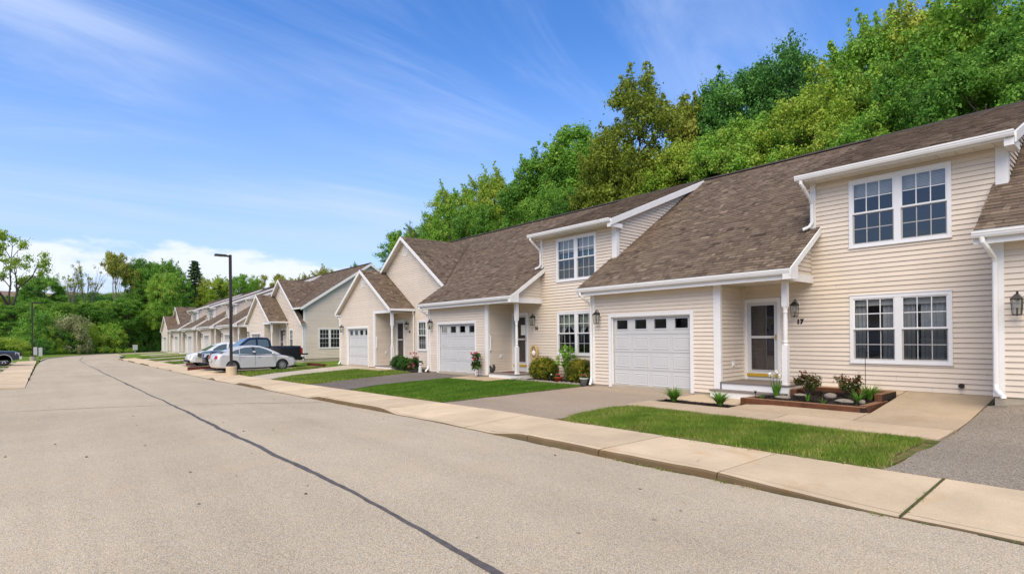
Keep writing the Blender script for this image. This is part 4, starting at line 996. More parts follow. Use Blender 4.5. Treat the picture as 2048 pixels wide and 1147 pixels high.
    lantern(t, mfr, Y(4.02), .66); lantern(t, gfr, Y(9.42), .60)
    if num: number(t, num, (XM - .022, Y(3.95), .25), .15)
    outlet(t, side(Y(5.44)), XG + .62, -.78)
    downspout(t, [(13.24, W + .1, 1.33), (13.26, W + .02, 1.22), (13.34, W - .05, 1.05), (13.335, W - .05, -1.35), (13.25, W - .1, -1.47), (13.17, W - .13, -1.53)])
    downspout(t, [(14.50, Y(3.36), 1.36), (14.52, Y(3.4), 1.25), (14.58, Y(3.45), 1.1), (14.58, Y(3.45), -1.4)], .035)
    if end_wall:
        e = side(.0)
        wall(t, [(XM, -1.36), (2*XR - XM, -1.36), (2*XR - XM, zr(XM) - .1), (XR, ZR - .1), (XM, zr(XM) - .1)], [(15.80, 17.42, -.58, .82)], e, False)
        mb = MB(); mb.box(XM + .02, 2*XR - XM - .02, .01, .15, -2.0, -1.355); mb.build('foundation', MAT['concrete_grey'], t)
        trim_board(t, e, XM - .03, XM + .12, -1.36, zr(XM) - .1, .03)
        window(t, e, 15.75, 17.47, -.63, .87, 2, 'none', True, max(detail, 1), 5)
        for sg_ in (-1, 1): rake(t, (XR + sg_ * (XR - xb), -.31, zr(xb) - .01), (XR, -.31, ZR - .01), .2)
        mb = MB(); mb.box(xb - .1, xb + .02, -.30, y_r, zr(xb) - .12, zr(xb) - .01); mb.build('gutter', MAT['white_trim'], t)
        downspout(t, [(14.5, -.04, 1.2), (14.57, -.045, 1.05), (14.59, -.045, -1.4)], .035)
    else:
        wall(t, [(XM, -1.5), (2*XR - XM, -1.5), (2*XR - XM, zr(XM) - .1), (XR, ZR - .1), (XM, zr(XM) - .1)], [], side(W, 1), False)
        wall(t, [(XG, -1.5), (XM, -1.5), (XM, sg(W) - .1), (XG, sg(W) - .1)], [], side(W, 1), False)
    return t
def copy_tree(o, parent=None):
    c = o.copy(); col.objects.link(c)
    if parent is not None: c.parent = parent
    for ch in o.children: copy_tree(ch, c)
    return c
GA = 'attached houses of the near building'
std_unit(2.1, 0.0, 9.863, 'beige two storey townhouse numbered 17 behind the brown planter bed', '17', 2, -1.29, -1.22, True, ('curtain', 'halfblind'), group=GA, dn=.34)
std_unit(2.1 - 9.863, .34, 9.863, 'beige townhouse cut off by the right edge, only its roof corner and downspout showing', '19', 2, group=GA, lz=.20)
std_unit(11.963, 0.0, 9.863, 'beige two storey townhouse with two round bushes below its window', '15', 1, -1.5, -1.41, False, ('tieback', 'bluecurtain'), True, GA)
gable_unit(21.83, 0.0, 'beige gabled townhouse with round gable vents at the end of the near building', '13', 1, 4.3, 5.31, group=GA)
GB = 'attached houses of the farther building'
gable_unit(41.38, -.12, 'gabled end townhouse behind the parked cars with a twin window in its side wall', '', 0, 4.92, 4.87, 1.0, True, group=GB)
PB = 9.1
u0 = std_unit(51.27, -.13, PB, 'farther dormered townhouse next to the gabled one, partly behind the lamp post', '', 0, styles=('none', 'none'), group=GB)
for k, lb in enumerate(('farther beige townhouse, second dormered one beyond the gabled house behind the cars', 'farther beige townhouse, third dormered one beyond the gabled house behind the cars', 'farther beige townhouse right beside the last gabled one by the woods')):
    c = copy_tree(u0); c.location.y = 51.27 + PB * (k + 1); c['label'] = lb
gable_unit(51.27 + 4 * PB, -.15, 'last small gabled townhouse of the row, nearest the woods', '', 0, 4.92, 4.87, .94, group=GB)

# the row across the road, mirrored in the windows of this one
for k in range(14):
    c = copy_tree(u0); c.location = (-6.5, -14 + k * 9.1, 0.05); c.rotation_euler = (0, 0, math.pi); c['label'] = 'townhouse across the road, outside the photo, mirrored in the window panes'; c['group'] = 'townhouses across the road'
# ------------------------------------------------------------------ lawns
def in_poly(P, x, y):
    c = np.zeros(len(x), bool); n = len(P)
    for i in range(n):
        (xa, ya_), (xb, yb) = P[i], P[(i + 1) % n]
        k = ((ya_ > y) != (yb > y)) & (x < (xb - xa) * (y - ya_) / (yb - ya_ + 1e-12) + xa); c ^= k
    return c
def lawn(label, P, dens, hgt, mat, wid=.006, hf=None, bare=0.0):
    hf = hf or H; xs_ = [p[0] for p in P]; ys_ = [p[1] for p in P]
    nx, ny = max(2, int((max(xs_) - min(xs_)) / .4)), max(2, int((max(ys_) - min(ys_)) / .4))
    n = int((max(xs_) - min(xs_)) * (max(ys_) - min(ys_)) * dens)
    x = rng.uniform(min(xs_), max(xs_), n); y = rng.uniform(min(ys_), max(ys_), n); k = in_poly(P, x, y); x, y = x[k], y[k]; n = len(x)
    # clumpiness: patchy density, height and tone
    def nz(f, s): 
        r_ = np.random.default_rng(s); v = 0
        for j in range(5): a = r_.uniform(0, 6.28); kx, ky = math.cos(a) * f * (1 + j * .6), math.sin(a) * f * (1 + j * .6); v = v + np.sin(x * kx + y * ky + r_.uniform(0, 6.28)) / (1 + j * .5)
        return v / 2.3
    c1, c2, c3 = nz(1.1, 1), nz(4.5, 2), nz(12, 3)
    keep = rng.uniform(0, 1, n) > bare * np.clip(c1 * .8 + c2 * .8 + .1, 0, 1); x, y, c1, c2, c3 = x[keep], y[keep], c1[keep], c2[keep], c3[keep]; n = len(x)
    ed = np.full(n, 9.0); Pn = np.array(P, float)
    for q in range(len(Pn)):
        A_, B_ = Pn[q], Pn[(q + 1) % len(Pn)]; d_ = B_ - A_; tt = np.clip(((x - A_[0]) * d_[0] + (y - A_[1]) * d_[1]) / (d_ @ d_), 0, 1)
        ed = np.minimum(ed, np.hypot(x - A_[0] - tt * d_[0], y - A_[1] - tt * d_[1]))
    rag = .05 + .05 * c2 + .04 * c3; keep = rng.uniform(0, 1, n) < np.clip((ed - rag) / .16 + .12, .06, 1); x, y, c1, c2, c3, ed = x[keep], y[keep], c1[keep], c2[keep], c3[keep], ed[keep]; n = len(x)
    gx = np.linspace(min(xs_), max(xs_), 40); gy = np.linspace(min(ys_), max(ys_), 40); gz = np.array([[hf(a, b) for a in gx] for b in gy])
    fi = np.clip((x - gx[0]) / (gx[-1] - gx[0]) * 39, 0, 38.99); fj = np.clip((y - gy[0]) / (gy[-1] - gy[0]) * 39, 0, 38.99)
    i, j = fi.astype(int), fj.astype(int); u, v = fi - i, fj - j
    z = gz[j, i]*(1-u)*(1-v) + gz[j, i+1]*u*(1-v) + gz[j+1, i]*(1-u)*v + gz[j+1, i+1]*u*v
    h = hgt * np.clip(1 + .28 * c2 + .18 * c3 + rng.normal(0, .25, n), .35, 2); a = rng.uniform(0, 6.28, n); ln = rng.uniform(.15, .8, n) * h; a2 = rng.uniform(0, 6.28, n)
    w_ = wid * rng.uniform(.7, 1.3, n)
    V = np.empty((n, 3, 3)); V[:, 0] = np.c_[x - np.cos(a) * w_, y - np.sin(a) * w_, z - .004]; V[:, 1] = np.c_[x + np.cos(a) * w_, y + np.sin(a) * w_, z - .004]
    V[:, 2] = np.c_[x + np.cos(a2) * ln, y + np.sin(a2) * ln, z + h]
    tint = np.clip(.40 + .16 * c1 + .20 * c2 + rng.normal(0, .20, n) + .35 * np.exp(-ed / .12), 0, 1)
    me = fast_mesh('grass', V.reshape(-1, 3), np.arange(n * 3).reshape(-1, 3), MAT[mat], tint, nper=3)
    g = tag(put('grass', me), label, 'grass', kind='stuff')
    cx = np.arange(min(xs_), max(xs_) + .15, .15 if dens > 500 else .4); cy = np.arange(min(ys_), max(ys_) + .15, .15 if dens > 500 else .4); mb = MB(); s2 = (cx[1] - cx[0]) / 2
    gx_, gy_ = np.meshgrid(cx, cy); ok = in_poly(P, gx_.ravel(), gy_.ravel())
    for a, b in zip(gx_.ravel()[ok], gy_.ravel()[ok]): mb.poly([(a + i * s2, b + j * s2, hf(a + i * s2, b + j * s2) - .006) for i, j in ((-1, -1), (1, -1), (1, 1), (-1, 1))])
    tag(mb.build('lawn', MAT['lawn_soil']), kind='structure')
    return g
lawn('ragged grass strip between the sidewalk and the walkway of house 17', [(7.8, 2.22), (9.2, 2.42), (10.42, 2.35), (10.42, 8.0), (9.8, 8.3), (8.4, 8.15), (7.8, 7.85)], 7000, .05, 'grass', .0045, bare=.75)
lawn('lush green lawn in front of the two round bushes', [(7.8, 12.12), (13.1, 12.1), (13.25, 12.4), (13.2, 16.0), (12.3, 16.1), (12.25, 18.6), (9.4, 18.55), (7.8, 17.75)], 2800, .042, 'grass_lush', .007, bare=.2)
lawn('grass in front of the gabled near house', [(7.8, 21.4), (9, 21.8), (13, 22.7), (13.2, 24.9), (12.6, 25.1), (12.6, 27.8), (9, 27.3), (7.8, 26.1)], 900, .06, 'grass', .011)
lawn('grass between the silver sedan and the pale driveway', [(7.8, 29.4), (9, 30.4), (13.4, 31.5), (20, 31.5), (20, 41), (14.2, 41), (14.2, 33.6), (7.8, 33.6)], 260, .07, 'grass', .02, hf=lambda x, y: lerp(H(x, y), -1.80, sstep(y, 31, 33) * sstep(x, 8, 11)))
for k, (a, b) in enumerate(((40.2, 43.4), (46.9, 47.4), (50.7, 56.7), (60.1, 65.8), (69.2, 74.9))):
    lawn(['grass patch beyond the black pickup', 'thin grass sliver beside the white car', 'grass strip before the farther houses, nearest one', 'grass strip before the farther houses, middle one', 'grass strip before the farther houses, farthest one'][k], [(7.8, a), (13.3, a), (13.3, b), (7.8, b)], 110, .07, 'grass', .03)
# level turf sheets under the short strips across the road
for k, (a, b) in enumerate(((36.6, 39.4), (42.6, 45.9), (49.1, 52.4), (55.6, 58.9), (63.2, 66))):
    lawn('small grass strip across the road between pale driveways', [(-12, a), (-2.15, a), (-2.15, b), (-12, b)], 70, .07, 'grass', .03, hf=lambda x, y: base(y) - .02)['group'] = 'grass strips across the road'
for a, b in LD:
    patch('opposite_driveway', MAT['concrete_grey'], -14, -2.12, a + .1, b - .1, .0, 4, 4, hf=lambda x, y: base(y) - .01)

# ------------------------------------------------------------------ foliage
def leaves(centers, radii, per, size, seed, shell=.55, aspect=.62, clump_var=.35, flat=.75):
    r_ = np.random.default_rng(seed); C = np.asarray(centers, float); Rd = np.asarray(radii, float); n = len(C) * per
    ci = np.repeat(np.arange(len(C)), per); d = r_.normal(size=(n, 3)); d /= np.linalg.norm(d, axis=1)[:, None]
    rr = r_.uniform(0, 1, n) ** shell; rr = rr if shell < .5 else np.abs(r_.normal(.62, .30, n)); P = C[ci] + d * rr[:, None] * Rd[ci][:, None] * np.array((1, 1, flat))
    nrm = d * .9 + r_.normal(size=(n, 3)) * .55 + np.array((0, 0, .45)); nrm /= np.linalg.norm(nrm, axis=1)[:, None]
    t = np.cross(nrm, r_.normal(size=(n, 3))); t /= np.linalg.norm(t, axis=1)[:, None]; b = np.cross(nrm, t)
    s = size * r_.uniform(.6, 1.35, n)[:, None]
    V = np.stack([P - t * s * .5, P + b * s * aspect * .5 - t * s * .05, P + t * s * .5 - nrm * s * .12, P - b * s * aspect * .5 - t * s * .05], 1)
    ct = r_.normal(0, clump_var * .5, len(C)); tint = np.clip(.5 + ct[ci] + r_.normal(0, .12, n), 0, 1)
    return V.reshape(-1, 3), np.arange(n * 4).reshape(-1, 4), tint
def limb(mb, p, q, r0, r1, rn, seg=5, sag=.12, n=6):
    p, q = Vector(p), Vector(q); L = (q - p).length; pts = []; rad = []
    o1 = Vector((rn.uniform(-1, 1), rn.uniform(-1, 1), rn.uniform(-.3, .8))) * L * sag
    for i in range(seg + 1):
        t = i / seg; pts.append(p.lerp(q, t) + o1 * math.sin(t * math.pi)); rad.append(lerp(r0, r1, t))
    mb.tube(pts, rad, n, caps=False); return pts
PROTO = {}
def tree_proto(kind, seed):
    key = (kind, seed)
    if key in PROTO: return PROTO[key]
    rn = random.Random(seed); mb = MB(); mb.sm = True; cs, rs, lts = [], [], []; per, size, fl = 320, .26, .75; Hh = 16.0
    if kind in ('maple', 'oak', 'poplar', 'dense'):
        cw, cz, ch, nl, lr, ns, sr = {'maple': (4.9, 9.6, 6.0, 18, .36, 28, (.5, .85)), 'oak': (5.3, 9.8, 5.6, 15, .36, 28, (.5, .85)), 'poplar': (3.9, 9.6, 6.2, 16, .42, 26, (.5, .85)), 'dense': (5.4, 8.9, 6.6, 22, .38, 28, (.55, .9))}[kind]
        top = Vector((rn.uniform(-.5, .5), rn.uniform(-.5, .5), cz + ch * .45)); fork = Vector((rn.uniform(-.2, .2), rn.uniform(-.2, .2), cz - ch * .62))
        mb.tube([(0, 0, -.6), (0, 0, .2), (.05, .03, 1.2), fork, fork.lerp(top, .5) + Vector((rn.uniform(-.4, .4), rn.uniform(-.4, .4), 0)), top], [.42, .34, .27, .22, .14, .05], 9, caps=False)
        for i in range(nl):       # big lobes on an ellipsoid, each carrying smaller leaf clusters on its outer side
            u = (i + .5) / nl; z = 1 - 1.75 * u; a = 2.39996 * i + rn.uniform(-.5, .5); k = rn.uniform(.52, .78); rxy = math.sqrt(max(0, 1 - z * z))
            c = Vector((cw * k * rxy * math.cos(a), cw * k * rxy * math.sin(a), cz + ch * k * z + rn.uniform(-.3, .3))); R_ = cw * lr * rn.uniform(.75, 1.2); lt = rn.gauss(0, .12)
            t0 = max(0, min(.95, (c.z - fork.z) / (top.z - fork.z + .01) - .25)); limb(mb, fork.lerp(top, t0), c, .13 - .07 * t0, .035, rn, 6)
            for j in range(ns):
                d = Vector((rn.gauss(0, 1), rn.gauss(0, 1), rn.gauss(.25, 1))).normalized(); out_ = (c - Vector((0, 0, cz))); out_ = out_.normalized() if out_.length > .1 else Vector((0, 0, 1))
                if d.dot(out_) < -.35: d = -d
                e = c + d * R_ * rn.uniform(.55, 1.08) * Vector((1, 1, .85)).length / 1.65
                cs.append(e); rs.append(rn.uniform(*sr)); lts.append(lt)
                if j % 5 == 0: limb(mb, c, e, .035, .01, rn, 3, .08, 4)
        per = {'maple': 120, 'oak': 105, 'poplar': 110, 'dense': 115}[kind]; size = .20
    elif kind == 'conifer':
        mb.tube([(0, 0, -.5), (0, 0, 1), (0, 0, 14.5)], [.3, .26, .03], 8, caps=False); Hh = 15
        for i in range(120):
            u = i / 120; z = 1.6 + u * 13; rad = (1 - u) ** .8 * 3.6 * rn.uniform(.65, 1.1) + .15; a = 2.39996 * i
            e = Vector((rad * math.cos(a), rad * math.sin(a), z - .25 * rad)); limb(mb, (0, 0, z), e, .04, .01, rn, 2, .03, 4)
            for t in (.45, .8): cs.append(Vector((0, 0, z)).lerp(e, t)); rs.append(.35 + .35 * (1 - u))
        per, size, fl = 85, .22, .45
    elif kind in ('bare', 'vase', 'gnarled', 'airy'):
        spread = {'bare': .32, 'vase': .42, 'gnarled': .75, 'airy': .45}[kind]; tips = []
        def grow(p, d, L, r, lev):
            e = p + d * L; pts = limb(mb, p, e, r, r * .62, rn, 3, .07, 6 if lev < 2 else 4)
            if lev >= 4: tips.append(e); return
            if lev >= 3: tips.append(e)
            for k in range(rn.choice((2, 3, 3)) if lev else (3 if kind == 'gnarled' else 5)):
                ax = Vector((rn.uniform(-1, 1), rn.uniform(-1, 1), rn.uniform(-.4, .6))).normalized(); nd = (d + ax * spread * rn.uniform(.6, 1.5) + Vector((0, 0, .06 if kind != 'gnarled' else -.02))).normalized()
                grow(p.lerp(e, rn.uniform(.72, 1.0)) if k else e, nd, L * rn.uniform(.6, .84), r * .56, lev + 1)
        h0 = {'bare': 3.6, 'vase': 4.2, 'gnarled': 5.0, 'airy': 4.0}[kind]
        grow(Vector((0, 0, -.4)), Vector((rn.uniform(-.1, .1) + (.35 if kind == 'gnarled' else 0), rn.uniform(-.1, .1), 1)).normalized(), h0 + .4, {'gnarled': .30}.get(kind, .2), 0)
        zt = max(t.z for t in tips); Hh = zt + .5
        for t in tips:
            if kind == 'bare' and rn.random() > .25: continue
            if kind == 'vase' and t.z < zt * .55: continue
            if kind == 'gnarled' and rn.random() > .65: continue
            cs.append(t); rs.append({'bare': .4, 'vase': .65, 'gnarled': .75, 'airy': .8}[kind] * rn.uniform(.7, 1.2))
        per, size = {'bare': (26, .2), 'vase': (110, .22), 'gnarled': (120, .26), 'airy': (110, .25)}[kind]
    elif kind == 'shrub':
        Hh = 4.6
        for i in range(34):
            a = rn.uniform(0, 6.28); rad = math.sqrt(rn.random()) * 2.5; z = rn.uniform(.4, 1) * 4.0 * math.sqrt(max(.05, 1 - (rad / 2.9) ** 2)); cs.append(Vector((rad * math.cos(a), rad * math.sin(a), z))); rs.append(rn.uniform(.5, 1.0))
            if i % 3 == 0: limb(mb, (rn.uniform(-.3, .3), rn.uniform(-.3, .3), -.2), cs[-1], .05, .015, rn, 4, .1, 5)
        for i in range(10): a = 6.28 * i / 10; cs.append(Vector((2.3 * math.cos(a), 2.3 * math.sin(a), .5))); rs.append(.7)
        per, size = 230, .19
    V, Fq, t = leaves(cs, rs, per, size, seed, flat=fl, clump_var=.22)
    if lts: t = np.clip(t + np.repeat(np.array(lts), per), 0, 1)
    if kind in ('maple', 'oak', 'poplar', 'dense'):     # upright shoots and loose sprays that break the outline
        sc_, sr_ = [], []
        order = sorted(range(len(cs)), key=lambda i: -(cs[i].z + .35 * math.hypot(cs[i].x, cs[i].y)))[:len(cs) // 2]
        for _ in range({'maple': 34, 'oak': 40, 'poplar': 46, 'dense': 22}[kind]):
            c = cs[rn.choice(order)]; d = (Vector((c.x * .12, c.y * .12, .8)) + Vector((rn.gauss(0, .3), rn.gauss(0, .3), 0))).normalized(); L = rn.uniform(.7, 1.9); e = c + d * L
            limb(mb, c, e, .025, .006, rn, 3, .05, 4)
            for q in range(6): f = (q + 1) / 6; sc_.append(c + d * L * f + Vector((rn.gauss(0, .1), rn.gauss(0, .1), 0))); sr_.append(lerp(.5, .2, f))
        V2, F2, t2 = leaves(sc_, sr_, 17, .21, seed + 500, clump_var=.15); F2 = F2 + len(V); V = np.vstack([V, V2]); Fq = np.vstack([Fq, F2]); t = np.r_[t, np.clip(t2 + .1, 0, 1)]
    PROTO[key] = (mb.mesh('trunk', MAT['bark']), fast_mesh('crown', V, Fq, MAT['leaf_green'], t), Hh, float(np.percentile([math.hypot(c.x, c.y) + r for c, r in zip(cs, rs)], 95)))
    return PROTO[key]
def tree(kind, seed, X, Y, ztop, mat, label, group=None, width=None, name='tree', bark='bark', rz=None, zb=None, minr=.80):
    tr, cr, Hh, rad = tree_proto(kind, seed); zb = G(X, Y) if zb is None else zb; k = (ztop - zb) / Hh; kw = k if width is None else max(width * 1.12 / 2 / rad, k * (minr if kind in ('maple', 'oak', 'dense') else .6))
    o = thing(name, label, 'shrub' if name == 'shrub' else 'tree', (X, Y, zb), rng.uniform(0, 6.28) if rz is None else rz, group); o.scale = (kw, kw, k)
    a = put('trunk', tr, o); b = put('crown', cr, o)
    for ob, m in ((a, bark), (b, mat)): ob.material_slots[0].link = 'OBJECT'; ob.material_slots[0].material = MAT[m]
    return o
def horizon_y(px): return HY + (px - 1024) * ROLL
def tree_px(kind, seed, px, Y, topy, wpx, mat, label, group=None, **k):
    """tree whose distance along the road is known; its bearing and top were surveyed from the photo"""
    X = bearing(px, Y); d = X * SY + Y * CY
    return tree(kind, seed, X, Y, (horizon_y(px) - topy) * d / F_PX, mat, label, group, wpx * d / F_PX, **k)
GH = 'trees on the bank behind the houses'
hill = [
 # X, px, top y, width px, kind, seed, leaf
 (44, 905, 366, 130, 'maple', 1, 'leaf_bright', 'bright green maple left of the other trees above the near roof'),
 (45, 1000, 333, 150, 'oak', 2, 'leaf_lime', 'dull green tree above the gabled near house ridge'),
 (42, 1075, 308, 150, 'poplar', 3, 'leaf_green', 'slender green tree between the dull green one and the light green one'),
 (46, 1140, 250, 200, 'poplar', 4, 'leaf_bright', 'light green tree left of the olive oaks'),
 (41, 1290, 172, 250, 'oak', 5, 'leaf_olive', 'large olive yellow oak above the middle of the roof'),
 (40, 1225, 285, 170, 'oak', 6, 'leaf_olive', 'lower olive yellow oak crown left below the large one'),
 (45, 1390, 186, 170, 'airy', 5, 'leaf_yellow', 'thin yellowish tree right behind the large olive oak'),
 (40, 1380, 262, 190, 'maple', 7, 'leaf_lime', 'yellow green tree right of the olive oaks near the ridge'),
 (48, 1490, 108, 190, 'dense', 8, 'leaf_dark', 'dark green maple standing above the yellow green trees'),
 (50, 1575, 78, 150, 'dense', 9, 'leaf_dark', 'dark green treetop highest beside the blue gap'),
 (40, 1475, 215, 190, 'maple', 9, 'leaf_bright', 'bright green crown in front of the dark maple'),
 (39, 1560, 300, 170, 'maple', 1, 'leaf_bright', 'low bright green crown just over the ridge of house 17'),
 (41, 1620, 150, 190, 'oak', 2, 'leaf_lime', 'olive green tree right of the dark maples'),
 (47, 1690, 118, 170, 'airy', 4, 'leaf_lime', 'loose lime green tree behind the olive green one'),
 (44, 1755, 30, 190, 'poplar', 3, 'leaf_bright', 'tall spiky bright green tree reaching the top of the photo'),
 (38, 1740, 195, 180, 'maple', 7, 'leaf_bright', 'fresh green young tree over the dormer roof'),
 (46, 1850, -20, 210, 'maple', 1, 'leaf_lime', 'tall green tree in the upper right, left of the last one'),
 (40, 1850, 120, 200, 'oak', 5, 'leaf_green', 'green crown in the right of the bank above the dormer eave'),
 (45, 1960, -60, 240, 'dense', 8, 'leaf_bright', 'tall leafy tree filling the upper right corner'),
 (37, 1970, 80, 220, 'maple', 9, 'leaf_green', 'green crown behind the right end of the roof'),
 (42, 2080, -40, 260, 'maple', 7, 'leaf_green', 'tree cut off by the right edge of the photo'),
 (38, 1650, 255, 150, 'poplar', 3, 'leaf_lime', 'slim lime green tree low behind the ridge of house 17'),
 (38, 1300, 330, 150, 'poplar', 7, 'leaf_olive', 'small olive crown peeping over the ridge of house 15'),
 (40, 1130, 355, 120, 'maple', 9, 'leaf_green', 'green crown low above the dormer ridge of house 15'),
 (47, 838, 430, 60, 'bare', 11, 'leaf_lime', 'thin nearly bare tree beside the bright green maple'),
 (42, 815, 458, 50, 'airy', 12, 'leaf_bright', 'small bright tree behind the tall gable'),
 (40, 960, 395, 110, 'maple', 7, 'leaf_green', 'green crown low behind the ridge by the tall gable'),
]
for X, px, ty, wp, kd, sd, mt, lb in hill:
    a = (px - 1024) / F_PX; Y = X * (CY - a * SY) / (SY + a * CY)
    tree_px(kd, sd, px, Y, ty, wp, mt, lb, GH)
for k in range(12):   # deeper rows that close the gaps lower down
    px = 880 + k * 108; X = 56 + (k % 3) * 4; a = (px - 1024) / F_PX; Y = X * (CY - a * SY) / (SY + a * CY); ty = np.interp(px, (880, 1100, 1300, 1500, 1800, 2048), (430, 370, 300, 200, 130, 90))
    tree_px(('dense', 'maple')[k % 2], (8, 1, 9, 7)[k % 4], px, Y, ty, 210, ('leaf_green', 'leaf_lime', 'leaf_dark', 'leaf_bright')[k % 4], 'tree deep in the wood on the bank, mostly hidden by those in front', 'deep trees on the bank')
GL = 'trees at the end of the road'
left = [
 (44, 114, 462, 175, 'gnarled', 21, 'leaf_lime', 'big old leaning tree with sparse yellow green leaves at the left edge', 'bark'),
 (-14, 122, 575, 70, 'oak', 2, 'leaf_lime', 'yellow green low tree cut off by the left edge', 'bark'),
 (88, 142, 545, 85, 'maple', 1, 'leaf_green', 'green round tree behind the old leaning tree', 'bark'),
 (137, 120, 522, 62, 'bare', 11, 'leaf_lime', 'bare twiggy tree left of two, near the old leaning tree', 'bark_pale'),
 (174, 121, 514, 58, 'bare', 13, 'leaf_yellow', 'bare twiggy tree right of two, next to the yellow vase shaped one', 'bark_pale'),
 (222, 118, 497, 95, 'vase', 14, 'leaf_yellow', 'vase shaped tree with bare limbs and yellow top', 'bark_pale'),
 (288, 120, 505, 80, 'dense', 8, 'leaf_green', 'large dense green tree left of the dark conifer', 'bark'),
 (325, 122, 505, 85, 'dense', 9, 'leaf_green', 'dense green tree just left of the dark conifer', 'bark'),
 (338, 113, 530, 80, 'dense', 9, 'leaf_bright', 'bright green round tree in front of the dense green ones', 'bark'),
 (390, 126, 516, 84, 'conifer', 15, 'leaf_conifer', 'dark pointed conifer among the green trees', 'bark'),
 (372, 138, 560, 70, 'maple', 7, 'leaf_lime', 'lime green tree below the conifer', 'bark'),
 (428, 124, 548, 75, 'maple', 1, 'leaf_lime', 'yellow green tree left of the tall lamp post', 'bark'),
 (482, 128, 539, 85, 'dense', 8, 'leaf_bright', 'bright green rounded tree behind the tall lamp post', 'bark'),
 (528, 140, 549, 50, 'airy', 4, 'leaf_yellow', 'pale yellow tree left of three over the farther roofs', 'bark'),
 (566, 142, 545, 50, 'airy', 12, 'leaf_yellow', 'pale yellow tree in the middle of three over the farther roofs', 'bark'),
 (602, 142, 546, 60, 'oak', 6, 'leaf_yellow', 'pale yellow tree right of three over the farther roofs', 'bark'),
 (660, 142, 529, 80, 'oak', 2, 'leaf_yellow', 'yellow green tree over the end gable of the farther building', 'bark'),
 (725, 132, 521, 70, 'maple', 9, 'leaf_green', 'green treetop between the two buildings', 'bark'),
 (775, 125, 520, 60, 'dense', 8, 'leaf_green', 'green treetop hidden behind the tall gable', 'bark'),
 (205, 118, 592, 90, 'dense', 9, 'leaf_bright', 'low spreading bright tree under the yellow vase shaped one', 'bark'),
 (160, 116, 600, 90, 'maple', 7, 'leaf_green', 'low dark green tree between the bare trees and the road bend', 'bark'),
 (95, 114, 590, 100, 'dense', 8, 'leaf_bright', 'low bright green tree beside the small lamp post', 'bark'),
 (255, 115, 592, 90, 'maple', 1, 'leaf_green', 'low green tree under the large dense one', 'bark'),
 (30, 112, 600, 100, 'dense', 9, 'leaf_green', 'low green tree behind the parked cars at the left edge', 'bark'),
 (308, 132, 560, 90, 'dense', 8, 'leaf_dark', 'dark green tree behind the last gabled house', 'bark'),
]
for px, Y, ty, wp, kd, sd, mt, lb, bk in left: tree_px(kd, sd, px, Y, ty, wp, mt, lb, GL, bark=bk, minr=.62)
for k in range(15):
    px = -30 + k * 52; tree_px('dense', (8, 9)[k % 2], px, 150 + (k % 3) * 6, np.interp(px, (0, 250, 450, 800), (585, 575, 590, 560)), 110, ('leaf_green', 'leaf_dark', 'leaf_lime')[k % 3], 'tree deep in the wood past the bend, mostly hidden by those in front', 'deep trees past the bend')
shr = [(14, 94, 664, 75, 'leaf_lime', 'pale green rounded shrub behind the parked cars at the left edge'), (52, 102, 640, 60, 'leaf_bright', 'bright shrub left of the small lamp post'), (92, 104, 648, 55, 'leaf_lime', 'yellow green shrub right of the small lamp post'),
       (143, 107, 612, 42, 'leaf_pale', 'tall pale blossoming shrub by the bend'), (128, 106, 655, 45, 'leaf_green', 'green shrub under the pale blossoming one'), (178, 109, 640, 60, 'leaf_lime', 'lime shrub right of the pale blossoming one'), (210, 112, 628, 70, 'leaf_bright', 'broad green shrub in the middle of the wood edge'),
       (255, 116, 636, 65, 'leaf_green', 'green shrub left of the last gabled house, farther one'), (292, 119, 632, 65, 'leaf_green', 'green shrub just left of the last gabled house'), (318, 126, 640, 50, 'leaf_lime', 'lime shrub touching the last gabled house'), (72, 105, 610, 60, 'leaf_green', 'green shrub behind the small lamp post'), (235, 111, 655, 55, 'leaf_lime', 'low lime shrub behind the grey mailbox'), (110, 109, 600, 60, 'leaf_bright', 'tall bright shrub between lamp post and blossoming shrub')]
for i, (px, Y, ty, wp, mt, lb) in enumerate(shr): tree_px('shrub', 31 + i % 3, px, Y, ty, wp, mt, lb, 'shrubs along the wood edge', name='shrub')
ORD = 'first second third fourth fifth sixth seventh eighth ninth tenth eleventh twelfth thirteenth fourteenth fifteenth sixteenth seventeenth eighteenth nineteenth twentieth twenty-first twenty-second twenty-third twenty-fourth twenty-fifth twenty-sixth'.split()
for k in range(26):
    px = -6 + k * 13.6; tree_px('shrub', 31 + k % 3, px, np.interp(px, (0, 90, 340), (96, 101, 138)) + (k % 3) * 1.5, np.interp(px, (0, 340), (682, 670)) - (k % 4) * 4, 34, ('leaf_green', 'leaf_lime', 'leaf_dark', 'leaf_bright')[k % 4], 'low brush clump at the foot of the wood, ' + ORD[k] + ' from the left edge', 'low brush along the wood edge', name='shrub')
